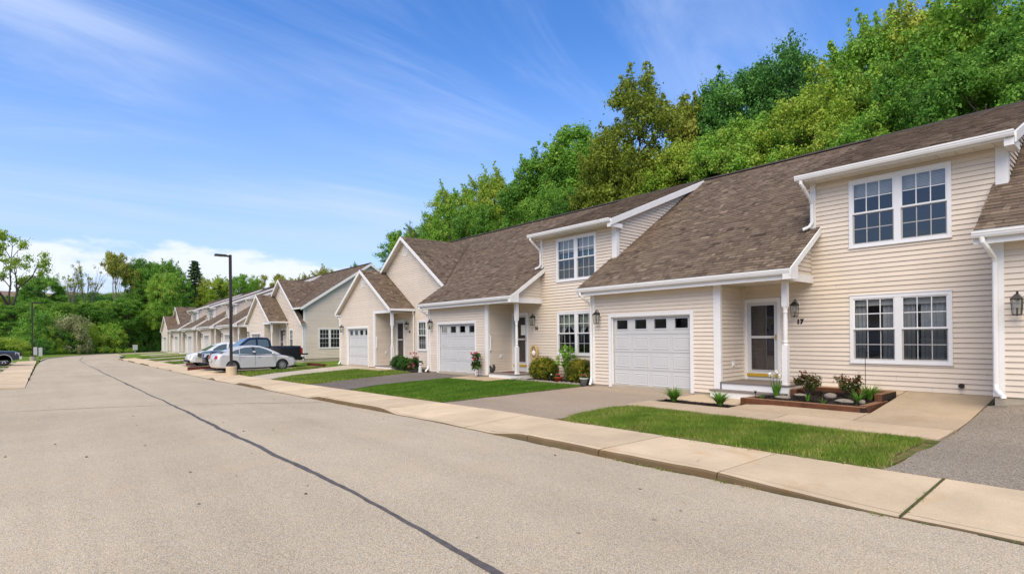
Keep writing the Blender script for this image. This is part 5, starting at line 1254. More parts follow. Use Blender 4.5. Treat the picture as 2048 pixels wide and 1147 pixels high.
# ------------------------------------------------------------------ garden things
def leafball(name, r, n, size, mat, seed, label, cat, loc, group=None, flat=1.0):
    rn = np.random.default_rng(seed); o = thing(name, label, cat, loc, rng.uniform(0, 6), group)
    k = 130; hh = r * .82 * flat; i_ = np.arange(k) + .5; ph = rn.uniform(0, 6, 3)
    zz = 1 - 1.72 * i_ / k; an = 2.39996 * i_ + rn.normal(0, .15, k); q_ = np.sqrt(np.clip(1 - zz * zz, 0, 1)) * (1 + .07 * np.sin(3 * an + ph[0])) * rn.uniform(.76, .92, k)
    C = np.c_[r * q_ * np.cos(an), r * q_ * np.sin(an), hh * (.84 + zz * rn.uniform(.74, .88, k))]
    V, Fq, t = leaves(C, np.full(k, r * .21), n // k, size, seed, .6, .5, .42, 1.0)
    put('foliage', fast_mesh('foliage', V, Fq, MAT[mat], t), o)
    mb = MB()
    for j in range(7): a = rn.uniform(0, 6.28); mb.tube([(0, 0, -.05), (.1 * math.cos(a), .1 * math.sin(a), r * .4), (.55 * r * math.cos(a), .55 * r * math.sin(a), r * .9 * flat)], [.018, .014, .006], 5)
    mb.build('stem', MAT['bark'], o)
    mb = MB(); mb.blob((0, 0, r * .66 * flat), (r * .60, r * .60, r * .56 * flat), seed, 16, 10, .06); mb.build('inner_growth', MAT['leaf_shrub'], o); return o
ZB = H(13.9, 14)
leafball('round_bush', .55, 20000, .045, 'leaf_bush', 41, 'round clipped yellow green bush beside the porch of house 15', 'bush', (13.85, 14.72, ZB), 'round bushes of house 15', 1.04)
leafball('round_bush', .54, 20000, .045, 'leaf_bush', 42, 'round clipped yellow green bush beside the downspout of house 17', 'bush', (13.85, 12.90, ZB), 'round bushes of house 15', 1.04)
leafball('dark_bush', .44, 7000, .045, 'leaf_shrub', 43, 'dark green bush left of two by the gabled near house door', 'bush', (13.75, 25.35, -1.6), 'dark bushes of house 13', 1.1)
leafball('dark_bush', .42, 7000, .045, 'leaf_shrub', 44, 'dark green bush right of two, next to the pink flowers', 'bush', (13.6, 24.35, -1.6), 'dark bushes of house 13', 1.0)
def blades(mb, c, n, L, w_, seed, spread=.6, z0=0):
    rn = random.Random(seed)
    for _ in range(n):
        a = rn.uniform(0, 6.28); ln = L * rn.uniform(.55, 1.1); sp = spread * rn.uniform(.2, 1.2); mb.tint = min(1, max(0, rn.gauss(.5, .2)))
        r0 = rn.uniform(0, .05); px_, py_ = c[0] + r0 * math.cos(a), c[1] + r0 * math.sin(a); L_ = []
        for i in range(5):
            t = i / 4; out_ = sp * ln * t * t * .9 + .15 * t * ln; h = ln * (t - .45 * sp * t * t); ww = w_ * (1 - t ** 1.6) * .5 + .001
            x, y = px_ + out_ * math.cos(a), py_ + out_ * math.sin(a)
            L_.append(((x - ww * math.sin(a), y + ww * math.cos(a), c[2] + h), (x + ww * math.sin(a), y - ww * math.cos(a), c[2] + h)))
        for p, q in zip(L_, L_[1:]): mb.poly([p[0], p[1], q[1], q[0]])
def blade_plant(label, loc, n, L, w_, seed, spread, group=None, cat='plant'):
    o = thing('daylily', label, cat, loc, 0, group); mb = MB(); blades(mb, (0, 0, 0), n, L, w_, seed, spread); mb.build('foliage', MAT['leaf_blade'], o); return o
blade_plant('green daylily clump on the mulch strip near the garage of house 17', (11.66, 7.82, H(11.66, 7.82)), 240, .44, .024, 51, .9, 'daylily clumps on the mulch strip')
blade_plant('green daylily clump on the mulch strip against the planter corner', (11.66, 6.62, H(11.66, 6.62)), 210, .42, .024, 52, .9, 'daylily clumps on the mulch strip')
# raised planter bed of dark timbers
pb = thing('planter_bed', 'raised brown timber planter bed in front of house 17', 'planter', (0, 0, 0))
def timber(x0, x1, y0, y1, z0, z1, ends=''):
    mb = MB(); b = .008
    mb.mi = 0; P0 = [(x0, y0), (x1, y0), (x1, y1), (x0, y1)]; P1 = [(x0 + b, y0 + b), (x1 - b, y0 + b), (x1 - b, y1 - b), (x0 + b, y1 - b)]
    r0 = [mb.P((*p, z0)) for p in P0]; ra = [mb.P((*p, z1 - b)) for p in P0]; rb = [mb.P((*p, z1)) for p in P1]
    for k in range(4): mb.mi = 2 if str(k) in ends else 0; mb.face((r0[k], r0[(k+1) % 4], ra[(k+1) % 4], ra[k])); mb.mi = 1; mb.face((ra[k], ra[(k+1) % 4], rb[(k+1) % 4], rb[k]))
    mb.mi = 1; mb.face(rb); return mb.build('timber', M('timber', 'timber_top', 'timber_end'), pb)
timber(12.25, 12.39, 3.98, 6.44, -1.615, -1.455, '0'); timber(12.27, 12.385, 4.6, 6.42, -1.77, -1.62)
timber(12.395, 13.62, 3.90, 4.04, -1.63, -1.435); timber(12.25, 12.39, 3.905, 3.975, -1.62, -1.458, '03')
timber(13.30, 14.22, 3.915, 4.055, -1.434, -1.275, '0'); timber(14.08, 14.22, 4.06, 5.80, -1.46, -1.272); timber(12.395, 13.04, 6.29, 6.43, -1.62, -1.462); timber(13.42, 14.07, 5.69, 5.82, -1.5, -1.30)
mb = MB(); nx = 14; zt_ = lambda x: interp(x, (12.39, 12.6, 14.1), (-1.53, -1.49, -1.37))
for i in range(nx):
    a, b = lerp(12.385, 14.085, i / nx), lerp(12.385, 14.085, (i + 1) / nx); yb = 6.295 if b < 13.06 else 5.695
    for j in range(10):
        c, d = lerp(4.035, yb, j / 10), lerp(4.035, yb, (j + 1) / 10); hh = lambda x, y: zt_(x) + .02 * math.sin(x * 9) * math.sin(y * 7)
        mb.poly([(a, c, hh(a, c)), (b, c, hh(b, c)), (b, d, hh(b, d)), (a, d, hh(a, d))])
mb.build('soil', MAT['mulch_base'], pb)
def chips(label, spots, n, seed, name='mulch'):
    rn = random.Random(seed); mb = MB()
    for _ in range(n):
        (x0, x1, y0, y1, zf) = rn.choice(spots); x, y = rn.uniform(x0, x1), rn.uniform(y0, y1); a = rn.uniform(0, 6.28); L = rn.uniform(.015, .05); w_ = rn.uniform(.004, .012); z = zf(x, y) + rn.uniform(.002, .02); mb.tint = rn.random() ** 1.5
        u = Vector((math.cos(a), math.sin(a), rn.uniform(-.35, .35))) * L; v = Vector((-math.sin(a), math.cos(a), rn.uniform(-.3, .3))) * w_; c = Vector((x, y, z))
        mb.poly([c - u - v, c + u - v * .6, c + u * .9 + v, c - u * .8 + v])
    return tag(mb.build(name, MAT['mulch']), label, 'mulch', kind='stuff')
chips('dark shredded bark mulch in the planter bed and strip', [(12.40, 13.05, 4.05, 6.28, lambda x, y: zt_(x)), (13.0, 14.06, 4.07, 5.68, lambda x, y: zt_(x)), (13.0, 14.06, 4.07, 5.68, lambda x, y: zt_(x)), (12.40, 13.05, 4.05, 6.28, lambda x, y: zt_(x)), (11.45, 11.90, 6.35, 8.2, lambda x, y: H(x, y))], 5200, 61)
def rock(label, loc, r, seed, group='flat stones in the planter bed'):
    mb = MB(); mb.sm = True; mb.blob((0, 0, 0), r, seed, 14, 9, .10); tag(mb.build('stone', MAT['rock'], None, loc), label, 'stone', group)
rock('rounded pale stone between the two reddish rose bushes', (13.35, 4.92, zt_(13.35) + .035), (.13, .15, .07), 1)
rock('wide flat stone in the middle of the planter bed', (12.95, 4.50, zt_(12.95) + .02), (.10, .19, .05), 2)
rock('flat stone near the front left of the planter bed', (12.85, 5.75, zt_(12.85) + .02), (.12, .19, .045), 3)
rock('flat stone behind the white flowers in the planter bed', (13.3, 5.55, zt_(13.3) + .02), (.1, .15, .04), 4)
rock('small white stone before the right daylily clump', (12.93, 4.16, zt_(12.93) + .03), (.05, .055, .05), 5)
def rosebush(label, loc, seed, red):
    rn = random.Random(seed); o = thing('rose_bush', label, 'plant', loc, 0, 'rose bushes in the planter bed'); mb = MB(); cs = []
    for _ in range(24):
        a = rn.uniform(0, 6.28); e = Vector((rn.uniform(.05, .34) * math.cos(a), rn.uniform(.05, .34) * math.sin(a), rn.uniform(.2, .54))); limb(mb, (rn.uniform(-.03, .03), rn.uniform(-.03, .03), -.02), e, .006, .003, rn, 4, .08, 5); cs += [e, e * .7 + Vector((0, 0, .04)), e * .85]
    mb.build('stem', MAT['bark'], o)
    V, Fq, t = leaves(cs, np.full(len(cs), .075), 17, .055, seed, .6, .5, .5, 1.0); h = V[::4, 2]; t = np.clip(t * .75 + red * np.clip((h - .28) * 3, 0, 1), 0, 1)
    put('foliage', fast_mesh('foliage', V, Fq, MAT['leaf_rose'], t), o)
rosebush('reddish green rose bush close to the porch post', (13.45, 5.42, zt_(13.45)), 71, .35); rosebush('rose bush with reddest leaf tips beside the metal hook', (13.5, 4.62, zt_(13.5)), 72, .6)
blade_plant('daylily clump at the right end of the planter bed', (13.45, 4.18, zt_(13.45)), 110, .40, .024, 53, .75, 'small green plants in the planter bed')
blade_plant('loose green plant beside the small white stone', (13.0, 4.25, zt_(13.0)), 60, .32, .018, 54, .9, 'small green plants in the planter bed')
blade_plant('small yellow green sprout in the middle of the planter bed', (12.62, 4.80, zt_(12.62)), 22, .15, .012, 55, .9, 'small green plants in the planter bed')
blade_plant('small broad leaved sprout left of the yellow green one', (12.75, 5.18, zt_(12.75)), 14, .19, .035, 56, .4, 'small green plants in the planter bed')
blade_plant('tiny sprout beside the dark garden light', (12.62, 6.12, zt_(12.62)), 16, .15, .010, 57, .8, 'small green plants in the planter bed')
ir = thing('white_iris', 'white flowers on tall stems with green sword leaves in the planter bed', 'plant', (12.95, 5.93, zt_(12.95)))
mb = MB(); blades(mb, (0, 0, 0), 60, .40, .028, 58, .35); mb.build('foliage', MAT['leaf_blade'], ir)
mb = MB(); heads = []
for i, (dx, dy, h) in enumerate(((.03, .16, .52), (.0, .08, .50), (-.02, -.02, .60), (.03, -.06, .52), (-.04, -.09, .46))): mb.tube([(dx * .2, dy * .3, 0), (dx * .6, dy * .8, h * .6), (dx, dy, h)], .005, 5); heads.append((dx, dy, h))
mb.build('stem', MAT['leaf_shrub'], ir)
for i, c in enumerate(heads):
    V, Fq, t = leaves([c, (c[0], c[1], c[2] - .02)], [.045, .04], 16, .06, 80 + i, .5, .8, .2, 1.0); put('blossom', fast_mesh('blossom', V, Fq, MAT['petal_white'], t), ir)
# shepherd's hook
mb = MB(); hk = [(0, 0, -.1), (0, 0, 1.0)] + [(0, .06 - .06 * math.cos(t), 1.0 + .06 * math.sin(t)) for t in np.linspace(.3, 3.3, 9)]; mb.tube(hk, .006, 6); mb.tube([(0, 0, .97), (0, -.16, .955), (0, -.34, .95), (0, -.36, .965)], .004, 5)
tag(mb.build('garden_hook', MAT['black_metal'], None, (13.75, 4.36, zt_(13.75))), 'thin black metal garden hook standing before the lower window of house 17', 'hook')
def solar(label, loc, h=.22, ball='pot_white'):
    o = thing('garden_light', label, 'garden light', loc, 0, 'small garden lights'); mb = MB(); mb.tube([(0, 0, -.08), (0, 0, h)], .008, 6); mb.lathe([(.012, h - .03), (.028, h), (.03, h + .012)], (0, 0, 0), 10); mb.build('stake', MAT['black_metal'], o)
    mb = MB(); mb.sm = True; mb.blob((0, 0, h + .035), (.032, .032, .03), 1, 12, 8, 0); mb.build('globe', MAT['lamp_glass' if ball == 'g' else ball], o)
solar('small dark garden light at the front left corner of the planter bed', (12.52, 6.22, -1.5), .17)
solar('small garden light left of the red pot', (13.35, 13.82, ZB), .24); solar('garden light on a stake right of the red pot', (13.42, 13.12, ZB), .26); solar('garden light right of the staked one near the white pot', (13.48, 12.92, ZB), .22)
# mulch bed of house 15: stones, pots
rn = random.Random(9); cobb = thing('stone_edging', 'border of small round stones along the bed of house 15', 'edging', (0, 0, 0)); shapes = []
for s in range(5):
    m_ = MB(); m_.sm = True; m_.blob((0, 0, 0), (.06, .075, .04), s, 8, 5, .15); shapes.append(m_.mesh('cobble', MAT['rock']))
for i in range(90):
    y = rn.uniform(12.35, 15.9); x = 13.25 + abs(rn.gauss(0, .13)); put('cobble', shapes[i % 5], cobb, (x, y, ZB + .015), rn.uniform(0, 6), (rn.uniform(.6, 1.3),) * 3)
patch('bed_soil', MAT['mulch_base'], 13.2, 14.64, 12.1, 15.75, .006, 4, 8, .05); patch('bed_soil', MAT['mulch_base'], 13.25, 14.64, 22.9, 25.5, .006, 4, 6, .05)
def pot(label, loc, r, h, mat, flower, seed, taper=.7, group=None):
    o = thing('flower_pot', label, 'pot', loc, 0, group); mb = MB(); mb.sm = True; mb.lathe([(r * taper, 0), (r * .95, h * .85), (r * 1.06, h * .86), (r * 1.06, h), (r * .9, h), (r * .88, h * .85), (.001, h * .85)], (0, 0, 0), 18); mb.build('pot', MAT[mat], o)
    V, Fq, t = leaves([(0, 0, h + .03), (.04, .03, h + .06), (-.05, -.02, h + .05)], [r * .8, r * .6, r * .6], 60, .05, seed, .6, .6, .3, .7); put('foliage', fast_mesh('foliage', V, Fq, MAT['leaf_shrub'], t), o)
    V, Fq, t = leaves([(.05, .04, h + .09), (-.05, .02, h + .08), (0, -.06, h + .08)], [.05] * 3, 16, .05, seed + 1, .6, .8, .3, .7); put('blossom', fast_mesh('blossom', V, Fq, MAT[flower], t), o); return o
pot('red pot between the two round bushes', (13.42, 13.55, ZB), .13, .20, 'pot_red', 'petal_pink', 90); pot('tapered white pot by the downspout of house 17', (13.30, 12.26, ZB), .14, .24, 'pot_white', 'petal_pink', 92, .6)
hy = thing('flowering_shrub', 'young shrub with white blossoms on a stand before the window of house 15', 'plant', (14.1, 13.86, ZB))
mb = MB(); 
for dx, dy in ((-.12, 0), (.12, 0), (0, .12)): mb.tube([(dx, dy, -.05), (dx * .5, dy * .5, .5)], .008, 5)
mb.build('stand', MAT['black_metal'], hy)
cs = [(random.gauss(0, .12), random.gauss(0, .16), random.uniform(.55, 1.2)) for _ in range(26)]; V, Fq, t = leaves(cs, np.full(26, .12), 34, .10, 95, .6, .6, .4, 1.0); put('foliage', fast_mesh('foliage', V, Fq, MAT['leaf_bright'], t), hy)
for i, c in enumerate([(-.16, .2, 1.12), (-.18, -.15, 1.1), (-.2, .05, .85)]): V, Fq, t = leaves([c], [.06], 22, .06, 96 + i, .5, .8, .2, 1.0); put('blossom', fast_mesh('blossom', V, Fq, MAT['petal_white'], t), hy)
def geranium(label, loc, h, r, seed, droop=.0):
    o = thing('geranium', label, 'flowers', loc, 0, 'pink geraniums by the garage of house 15'); rn = random.Random(seed)
    mb = MB(); mb.tube([(.05, 0, -.02), (.05, 0, h - .02), (.03, 0, h + .12), (-.03, 0, h + .14), (-.05, 0, h + .05)], .009, 6); mb.lathe([(.06, h - .12), (.11, h + .02), (.11, h + .03), (.1, h + .02)], (-.05, 0, 0), 12); mb.build('hanger', MAT['black_metal'], o)
    cs = [(rn.gauss(-.05, r * .45), rn.gauss(0, r * .5), h + rn.uniform(-.35, .22) - droop * rn.random()) for _ in range(34)]; V, Fq, t = leaves(cs, np.full(34, .09), 30, .07, seed, .6, .8, .4, 1.0); put('foliage', fast_mesh('foliage', V, Fq, MAT['leaf_shrub'], t), o)
    for k in range(15): c = (rn.gauss(-.14, r * .35), rn.gauss(0, r * .62), h + rn.uniform(-.45, .26)); V, Fq, t = leaves([c], [.055], 26, .045, seed + k, .5, .9, .2, 1.0); put('blossom', fast_mesh('blossom', V, Fq, MAT['petal_pink'], t), o)
geranium('pink geranium hanging at the right side of the garage door of house 15', (13.15, 17.83, -1.6), .72, .2, 101); geranium('pink geranium beside the dark bushes, left of the garage of house 15', (13.05, 22.45, -1.62), .68, .26, 102, .2)
# folded white cloth-like statuette foot and small figure on the porch
mb = MB(); mb.sm = True; mb.lathe([(.09, 0), (.10, .05), (.075, .12), (.085, .22), (.06, .30), (.045, .34)], (0, 0, 0), 12); mb.blob((0, 0, .40), (.065, .06, .075), 3, 12, 8, .05); tag(mb.build('garden_statuette', MAT['pot_white'], None, (13.1, 22.15, -1.62)), 'small white garden statuette below the pink geranium', 'statuette')
sq = thing('squirrel_figure', 'small dark squirrel figure on the porch edge of house 15', 'figure', (13.45, 17.30, -1.41))
mb = MB(); mb.sm = True; mb.blob((0, 0, .1), (.07, .09, .11), 1, 12, 8, .04); mb.blob((0, .075, .22), (.045, .055, .05), 2, 12, 8, .03); mb.tube([(0, .10, .25), (0, .085, .29)], [.014, .006], 6); mb.tube([(-.02, .06, .25), (-.03, .05, .29)], [.014, .006], 6)
mb.tube([(0, -.07, .04), (0, -.15, .1), (0, -.17, .22), (0, -.12, .3), (0, -.08, .29)], [.025, .045, .055, .045, .02], 8); mb.build('body', MAT['statue'], sq)
st = thing('straw_decoration', 'straw wreath figure leaning by the storm door of house 15', 'decoration', (14.52, 15.98, -1.42))
mb = MB(); mb.sm = True; n = 28
ring = [(0, .17 * math.cos(6.2832 * k / n), .78 + .26 * math.sin(6.2832 * k / n)) for k in range(n + 1)]; mb.tube(ring, .045, 8, caps=False); mb.build('wreath', MAT['straw'], st)
mb = MB(); mb.sm = True; mb.blob((-.02, 0, .76), (.07, .10, .12), 4, 12, 8, .04); mb.build('face', MAT['cream'], st)
mb = MB(); mb.prism([(-.05, -.15, 0), (.06, -.15, 0), (.06, .15, 0), (-.05, .15, 0)], [(-.03, -.06, .56), (.04, -.06, .56), (.04, .06, .56), (-.03, .06, .56)]); mb.build('skirt', MAT['straw'], st)
# roll-up rail handle at the garage corner trims (flag bracket)
for yy, hl in ((11.963 + 5.48, 'house 15'), (21.83 + 5.44, 'the gabled near house')):
    mb = MB(); mb.tube([(13.40 - .04 + .05, yy - .03, .05), (13.40 + .05, yy - .10, .03), (13.45, yy - .10, -.52), (13.45, yy - .03, -.55)], .022, 8); tag(mb.build('grab_rail', MAT['white_trim']), 'short white vertical grab rail on the porch corner of ' + hl, 'rail', 'porch grab rails')
# dryer vent on the wall of house 17, papers on door 15
mb = MB(); mb.lathe([(.05, 0), (.05, .06), (.035, .09)], (0, 0, 0), 12, 'x'); o = mb.build('wall_vent', MAT['black_plastic'], None, (14.63, 2.86, -1.12), math.pi); tag(o, 'small black round vent low on the wall of house 17', 'vent')
mb = MB(); mb.box(14.622, 14.626, 16.60, 16.86, .05, .45); tag(mb.build('door_notice', MAT['cream']), 'cream paper notice on the storm door of house 15', 'notice')

# ------------------------------------------------------------------ street furniture
lp = thing('lamp_post', 'tall dark brown lamp post on a concrete base in front of the silver sedan', 'lamp post', (7.42, 31.6, base(31.6)))
zl = 6.25
mb = MB(); mb.lathe([(.26, -.3), (.26, .44), (.24, .46), (.001, .46)], (0, 0, 0), 20); mb.build('base', MAT['concrete'], lp)
mb = MB(); mb.box(-.062, .062, -.062, .062, .50, zl); mb.prism([(-.16, -.16, .461), (.16, -.16, .461), (.16, .16, .461), (-.16, .16, .461)], [(-.1, -.1, .58), (.1, -.1, .58), (.1, .1, .58), (-.1, .1, .58)]); mb.build('pole', MAT['bronze_post'], lp)
mb = MB(); mb.tube([(-.08, 0, zl - .08), (-.22, 0, zl - .06)], .05, 8); mb.box(-.72, -.2, -.14, .14, zl - .11, zl - .01); mb.build('lamp_head', MAT['bronze_post'], lp)
mb = MB(); mb.box(-.66, -.3, -.11, .11, zl - .122, zl - .111); mb.build('lens', MAT['lamp_glass'], lp)
X2 = bearing(64, 79); lp2 = thing('lamp_post', 'distant thin dark lamp post near the wood at the left', 'lamp post', (X2, 79, base(79) - .1))
mb = MB(); mb.lathe([(.26, -.3), (.26, .44), (.001, .45)], (0, 0, 0), 12); mb.build('base', MAT['concrete_grey'], lp2); mb = MB(); mb.box(-.062, .062, -.062, .062, .45, 6.3); mb.build('pole', MAT['bronze_post'], lp2); mb = MB(); mb.box(.1, .85, -.17, .17, 6.16, 6.28); mb.build('lamp_head', MAT['bronze_post'], lp2)
xm, ym = 9.9, 95.8
mbx = thing('mailbox_unit', 'grey cluster mailbox on a post at the inside of the bend', 'mailbox', (xm, ym, -2.15)); mb = MB(); mb.box(-.06, .06, -.06, .06, 0, .75); mb.build('post', MAT['util_grey'], mbx); mb = MB(); mb.box(-.25, .25, -.42, .42, .75, 1.5); mb.build('box', MAT['util_grey'], mbx)
xs2 = bearing(69, 80); sg_ = thing('sign_post', 'small white sign boards on posts beside the distant lamp post', 'sign', (xs2, 80, base(80) - .1)); mb = MB(); mb.box(-.04, .04, -.04, .04, 0, 1.35); mb.box(.36, .43, -.04, .04, 0, 1.35); mb.build('post', MAT['bark'], sg_); mb = MB(); mb.box(-.2, .18, -.03, -.045, .6, 1.45); mb.box(.28, .6, -.03, -.045, .45, 1.4); mb.build('board', MAT['pot_white'], sg_)
# maroon timbers edging the parking bays
for x0, x1, y, lb in ((6.9, 9.6, 40.15, 'maroon timber edging beside the nose of the black pickup'), (8.0, 10.2, 47.1, 'maroon timber edging beside the nose of the white car'), (11.4, 14.0, 33.45, 'maroon timber at the grass edge ahead of the silver sedan'), (13.6, 13.8, 36.3, 'maroon timber behind the black pickup tail')):
    mb = MB(); mb.box(x0, x1, y - .1, y + .1, base(y) - .1, base(y) + .16) if x1 - x0 > .5 else mb.box(x0, x1, y - 1.2, y + 1.5, base(y) - .1, base(y) + .22); tag(mb.build('edging_timber', MAT['maroon']), lb, 'timber', 'maroon edging timbers')

# ------------------------------------------------------------------ vehicles
def wheel(parent, x, y, r, wd, sgn, spokes=10, rimm='rim'):
    mb = MB(); mb.sm = True; h = wd / 2
    mb.lathe([(r * .62, -h), (r * .90, -h), (r * .985, -h * .7), (r, 0), (r * .985, h * .7), (r * .90, h), (r * .62, h)], (0, 0, 0), 28, 'y', False); t = mb.build('wheel', MAT['tyre'], parent, (x, y, r))
    mb = MB(); ri = r * .64; f = sgn * h * .78
    mb.lathe([(ri, sgn * h * .97), (ri * .94, sgn * h * .97), (ri * .90, sgn * h * .35)], (0, 0, 0), 28, 'y', False)
    for k in range(spokes):
        a = 6.2832 * k / spokes; c, s = math.cos(a), math.sin(a); w_ = ri * .10 * (10 / spokes) ** .5
        p = lambda rr, o, d: (c * rr - s * o, d, s * rr + c * o)
        mb.prism([p(ri * .12, -w_, f), p(ri * .93, -w_ * 1.25, f), p(ri * .93, w_ * 1.25, f), p(ri * .12, w_, f)], [p(ri * .12, -w_, f * .6), p(ri * .93, -w_, f * .6), p(ri * .93, w_, f * .6), p(ri * .12, w_, f * .6)])
    mb.lathe([(ri * .22, f * .6), (ri * .22, f * 1.04), (ri * .12, f * 1.1), (.001, f * 1.1)], (0, 0, 0), 14, 'y', False); mb.build('rim', MAT[rimm], t)
    mb = MB(); mb.lathe([(ri * .93, f * .2), (.001, f * .2)], (0, 0, 0), 20, 'y', False); mb.build('brake_disc', MAT['black_plastic'], t)
def vehicle(label, cat, loc, rz, S, name='parked_car'):
    """S: side outline (rear to front, top side), wheels, cabin outline, windows ... built in local x forward"""
    t = thing(name, label, cat, loc, rz); W = S['W']; wr = S['wr']; ar = wr * 1.13
    top = S['top']; zb = S['zb']; xr, xf = top[0][0], top[-1][0]
    pts = list(top); arch = [False] * len(top)
    def add(x, z, a=False): pts.append((x, z)); arch.append(a)
    add(xf - .06, zb + .05)
    for wx in S['wx'][::-1]:
        add(wx + ar + .02, zb)
        for k in range(11): an = k / 10 * math.pi; add(wx + ar * math.cos(an), max(zb, wr + ar * math.sin(an)), True)
        add(wx - ar - .02, zb)
    add(xr + .08, zb + .06)
    zmid = (zb + max(p[1] for p in top)) / 2; zsh = max(p[1] for p in top)
    mb = MB(); mb.sm = False; cx = (xr + xf) / 2
    def ring(y, ins, insz):
        out_ = []
        for (x, z), a in zip(pts, arch):
            if a: out_.append((x, y, z)); continue
            ex = abs(x - cx) / (xf - xr) * 2
            out_.append((x - math.copysign(ins * ex ** 3, x - cx), y, z - (insz if z > zmid else -insz * .3)))
        return out_
    nb = S.get('nose', .16)
    rings = [ring(-W, nb, .10), ring(-W * .985, nb * .8, .06), ring(-W * .93, nb * .5, .025), ring(-W * .80, nb * .22, .004), ring(-W * .4, .03, -.012), ring(W * .4, .03, -.012), ring(W * .80, nb * .22, .004), ring(W * .93, nb * .5, .025), ring(W * .985, nb * .8, .06), ring(W, nb, .10)]
    ids = [[mb.P(p) for p in r] for r in rings]; n = len(pts); mb.sm = True
    for a, b in zip(ids, ids[1:]):
        for k in range(n): mb.face((a[k], a[(k+1) % n], b[(k+1) % n], b[k]))
    mb.sm = False; mb.face(ids[0][::-1]); mb.face(ids[-1]); body = mb.build('body', MAT[S['paint']], t)
    # dark tunnel behind the wheels
    mb = MB()
    for wx in S['wx']: mb.box(wx - ar, wx + ar, -W * .72, W * .72, zb, wr + ar * .8)
    mb.build('underbody', MAT['black_plastic'], t)
    for wx in S['wx']:
        for s in (-1, 1): wheel(t, wx, s * (W - .12), wr, .23, s, S.get('spokes', 10), S.get('rim', 'rim'))
        for s in (-1, 1):
            mb = MB(); L = [(wx + ar * k_ * math.cos(a), s * (W + .006), wr + ar * k_ * math.sin(a)) for k_ in (1.0, S.get('flare', 1.05)) for a in np.linspace(-.12, math.pi + .12, 17)]
            for k in range(16): mb.poly([L[k], L[k+1], L[17+k+1], L[17+k]])
            mb.build('wheel_arch', MAT[S.get('archmat', S['paint'])], t)
    # cabin
    cab = S['cab']; zlo = min(p[1] for p in cab); zhi = max(p[1] for p in cab)
    def cw(z): u = max(0, min(1, (z - zlo) / (zhi - zlo))); return lerp(W * .955, S.get('roofw', W * .70), u ** 1.25)
    mb = MB(); A = [mb.P((x, -cw(z), z)) for x, z in cab]; B = [mb.P((x, cw(z), z)) for x, z in cab]
    A2 = [mb.P((x, -cw(z) * .6, z + .03 * (z > zlo + .1))) for x, z in cab]; B2 = [mb.P((x, cw(z) * .6, z + .03 * (z > zlo + .1))) for x, z in cab]; mb.sm = True
    for k in range(len(cab) - 1):
        for p, q in ((A, A2), (A2, B2), (B2, B)): mb.face((p[k], p[k+1], q[k+1], q[k]))
    mb.sm = False; mb.face(A[::-1]); mb.face(B); mb.build('cabin', MAT[S['paint']], t)
    for s in (-1, 1):
        for poly in S['win']:
            mb = MB(); P_ = [mb.P((x, s * (cw(z) + .012), z)) for x, z in poly]; mb.face(P_ if s > 0 else P_[::-1]); mb.build('side_window', MAT['car_glass'], t)
        for poly in S.get('pillar', []):
            mb = MB(); P_ = [mb.P((x, s * (cw(z) + .009), z)) for x, z in poly]; mb.face(P_); mb.build('pillar', MAT['black_plastic'], t)
        for x, z in S.get('handle', []):
            mb = MB(); mb.box(x - .09, x + .09, s * W if s > 0 else -W - .03, s * W + .03 if s > 0 else -W, z - .014, z + .014); mb.build('door_handle', MAT[S.get('handlemat', S['paint'])], t)
        for xx, z0, z1 in S.get('seam', []):
            mb = MB(); mb.box(xx - .006, xx + .006, (W - .002 if s > 0 else -W - .004), (W + .004 if s > 0 else -W + .002), z0, z1); mb.build('door_gap', MAT['black_plastic'], t)
        mx, mz = S['mirror']; mb = MB(); mb.sm = True; mb.blob((mx, s * (W + .10), mz), (.07, .11, .08), 2, 12, 8, .03); mb.build('mirror', MAT[S.get('mirrormat', S['paint'])], t)
        for key, mat in (('tail', 'tail_red'), ('head', 'head_clear')):
            for poly in S.get(key, []):
                mb = MB(); a_ = [(x, s * (W + .008 - yy), z) for x, z, yy in poly]; b_ = [(x * 1.0, s * (W - .10 - yy), z) for x, z, yy in poly]; mb.prism(a_ if s > 0 else a_[::-1], b_ if s > 0 else b_[::-1]); mb.build('tail_light' if key == 'tail' else 'headlight', MAT[mat], t)
        if 'sill' in S:
            mb = MB(); x0, x1, z0, z1 = S['sill']; mb.box(x0, x1, (W - .01 if s > 0 else -W - .012), (W + .012 if s > 0 else -W + .01), z0, z1); mb.build('sill', MAT[S.get('sillmat', S['paint'])], t)
    for key, nm in (('wind', 'windshield'), ('rearw', 'rear_window')):
        if key in S:
            (xa, za), (xb, zb2) = S[key]; dx, dz = zb2 - za, xa - xb; L = math.hypot(dx, dz); ox, oz = .028 * dx / L, .028 * dz / L
            if oz < 0: ox, oz = -ox, -oz
            mb = MB(); mb.poly([(xa + ox, -cw(za) * .90, za + oz), (xa + ox, cw(za) * .90, za + oz), (xb + ox, cw(zb2) * .90, zb2 + oz + .01), (xb + ox, -cw(zb2) * .90, zb2 + oz + .01)]); mb.build(nm, MAT['car_glass'], t)
    for nm, bx, mat in S.get('extra', []):
        mb = MB(); mb.box(*bx); mb.build(nm, MAT[mat], t)
    return t
m, t_, b_, o_ = newmat('car_glass'); b_.inputs['Base Color'].default_value = (.085, .115, .12, 1); b_.inputs['Roughness'].default_value = .06; b_.inputs['Specular IOR Level'].default_value = .9
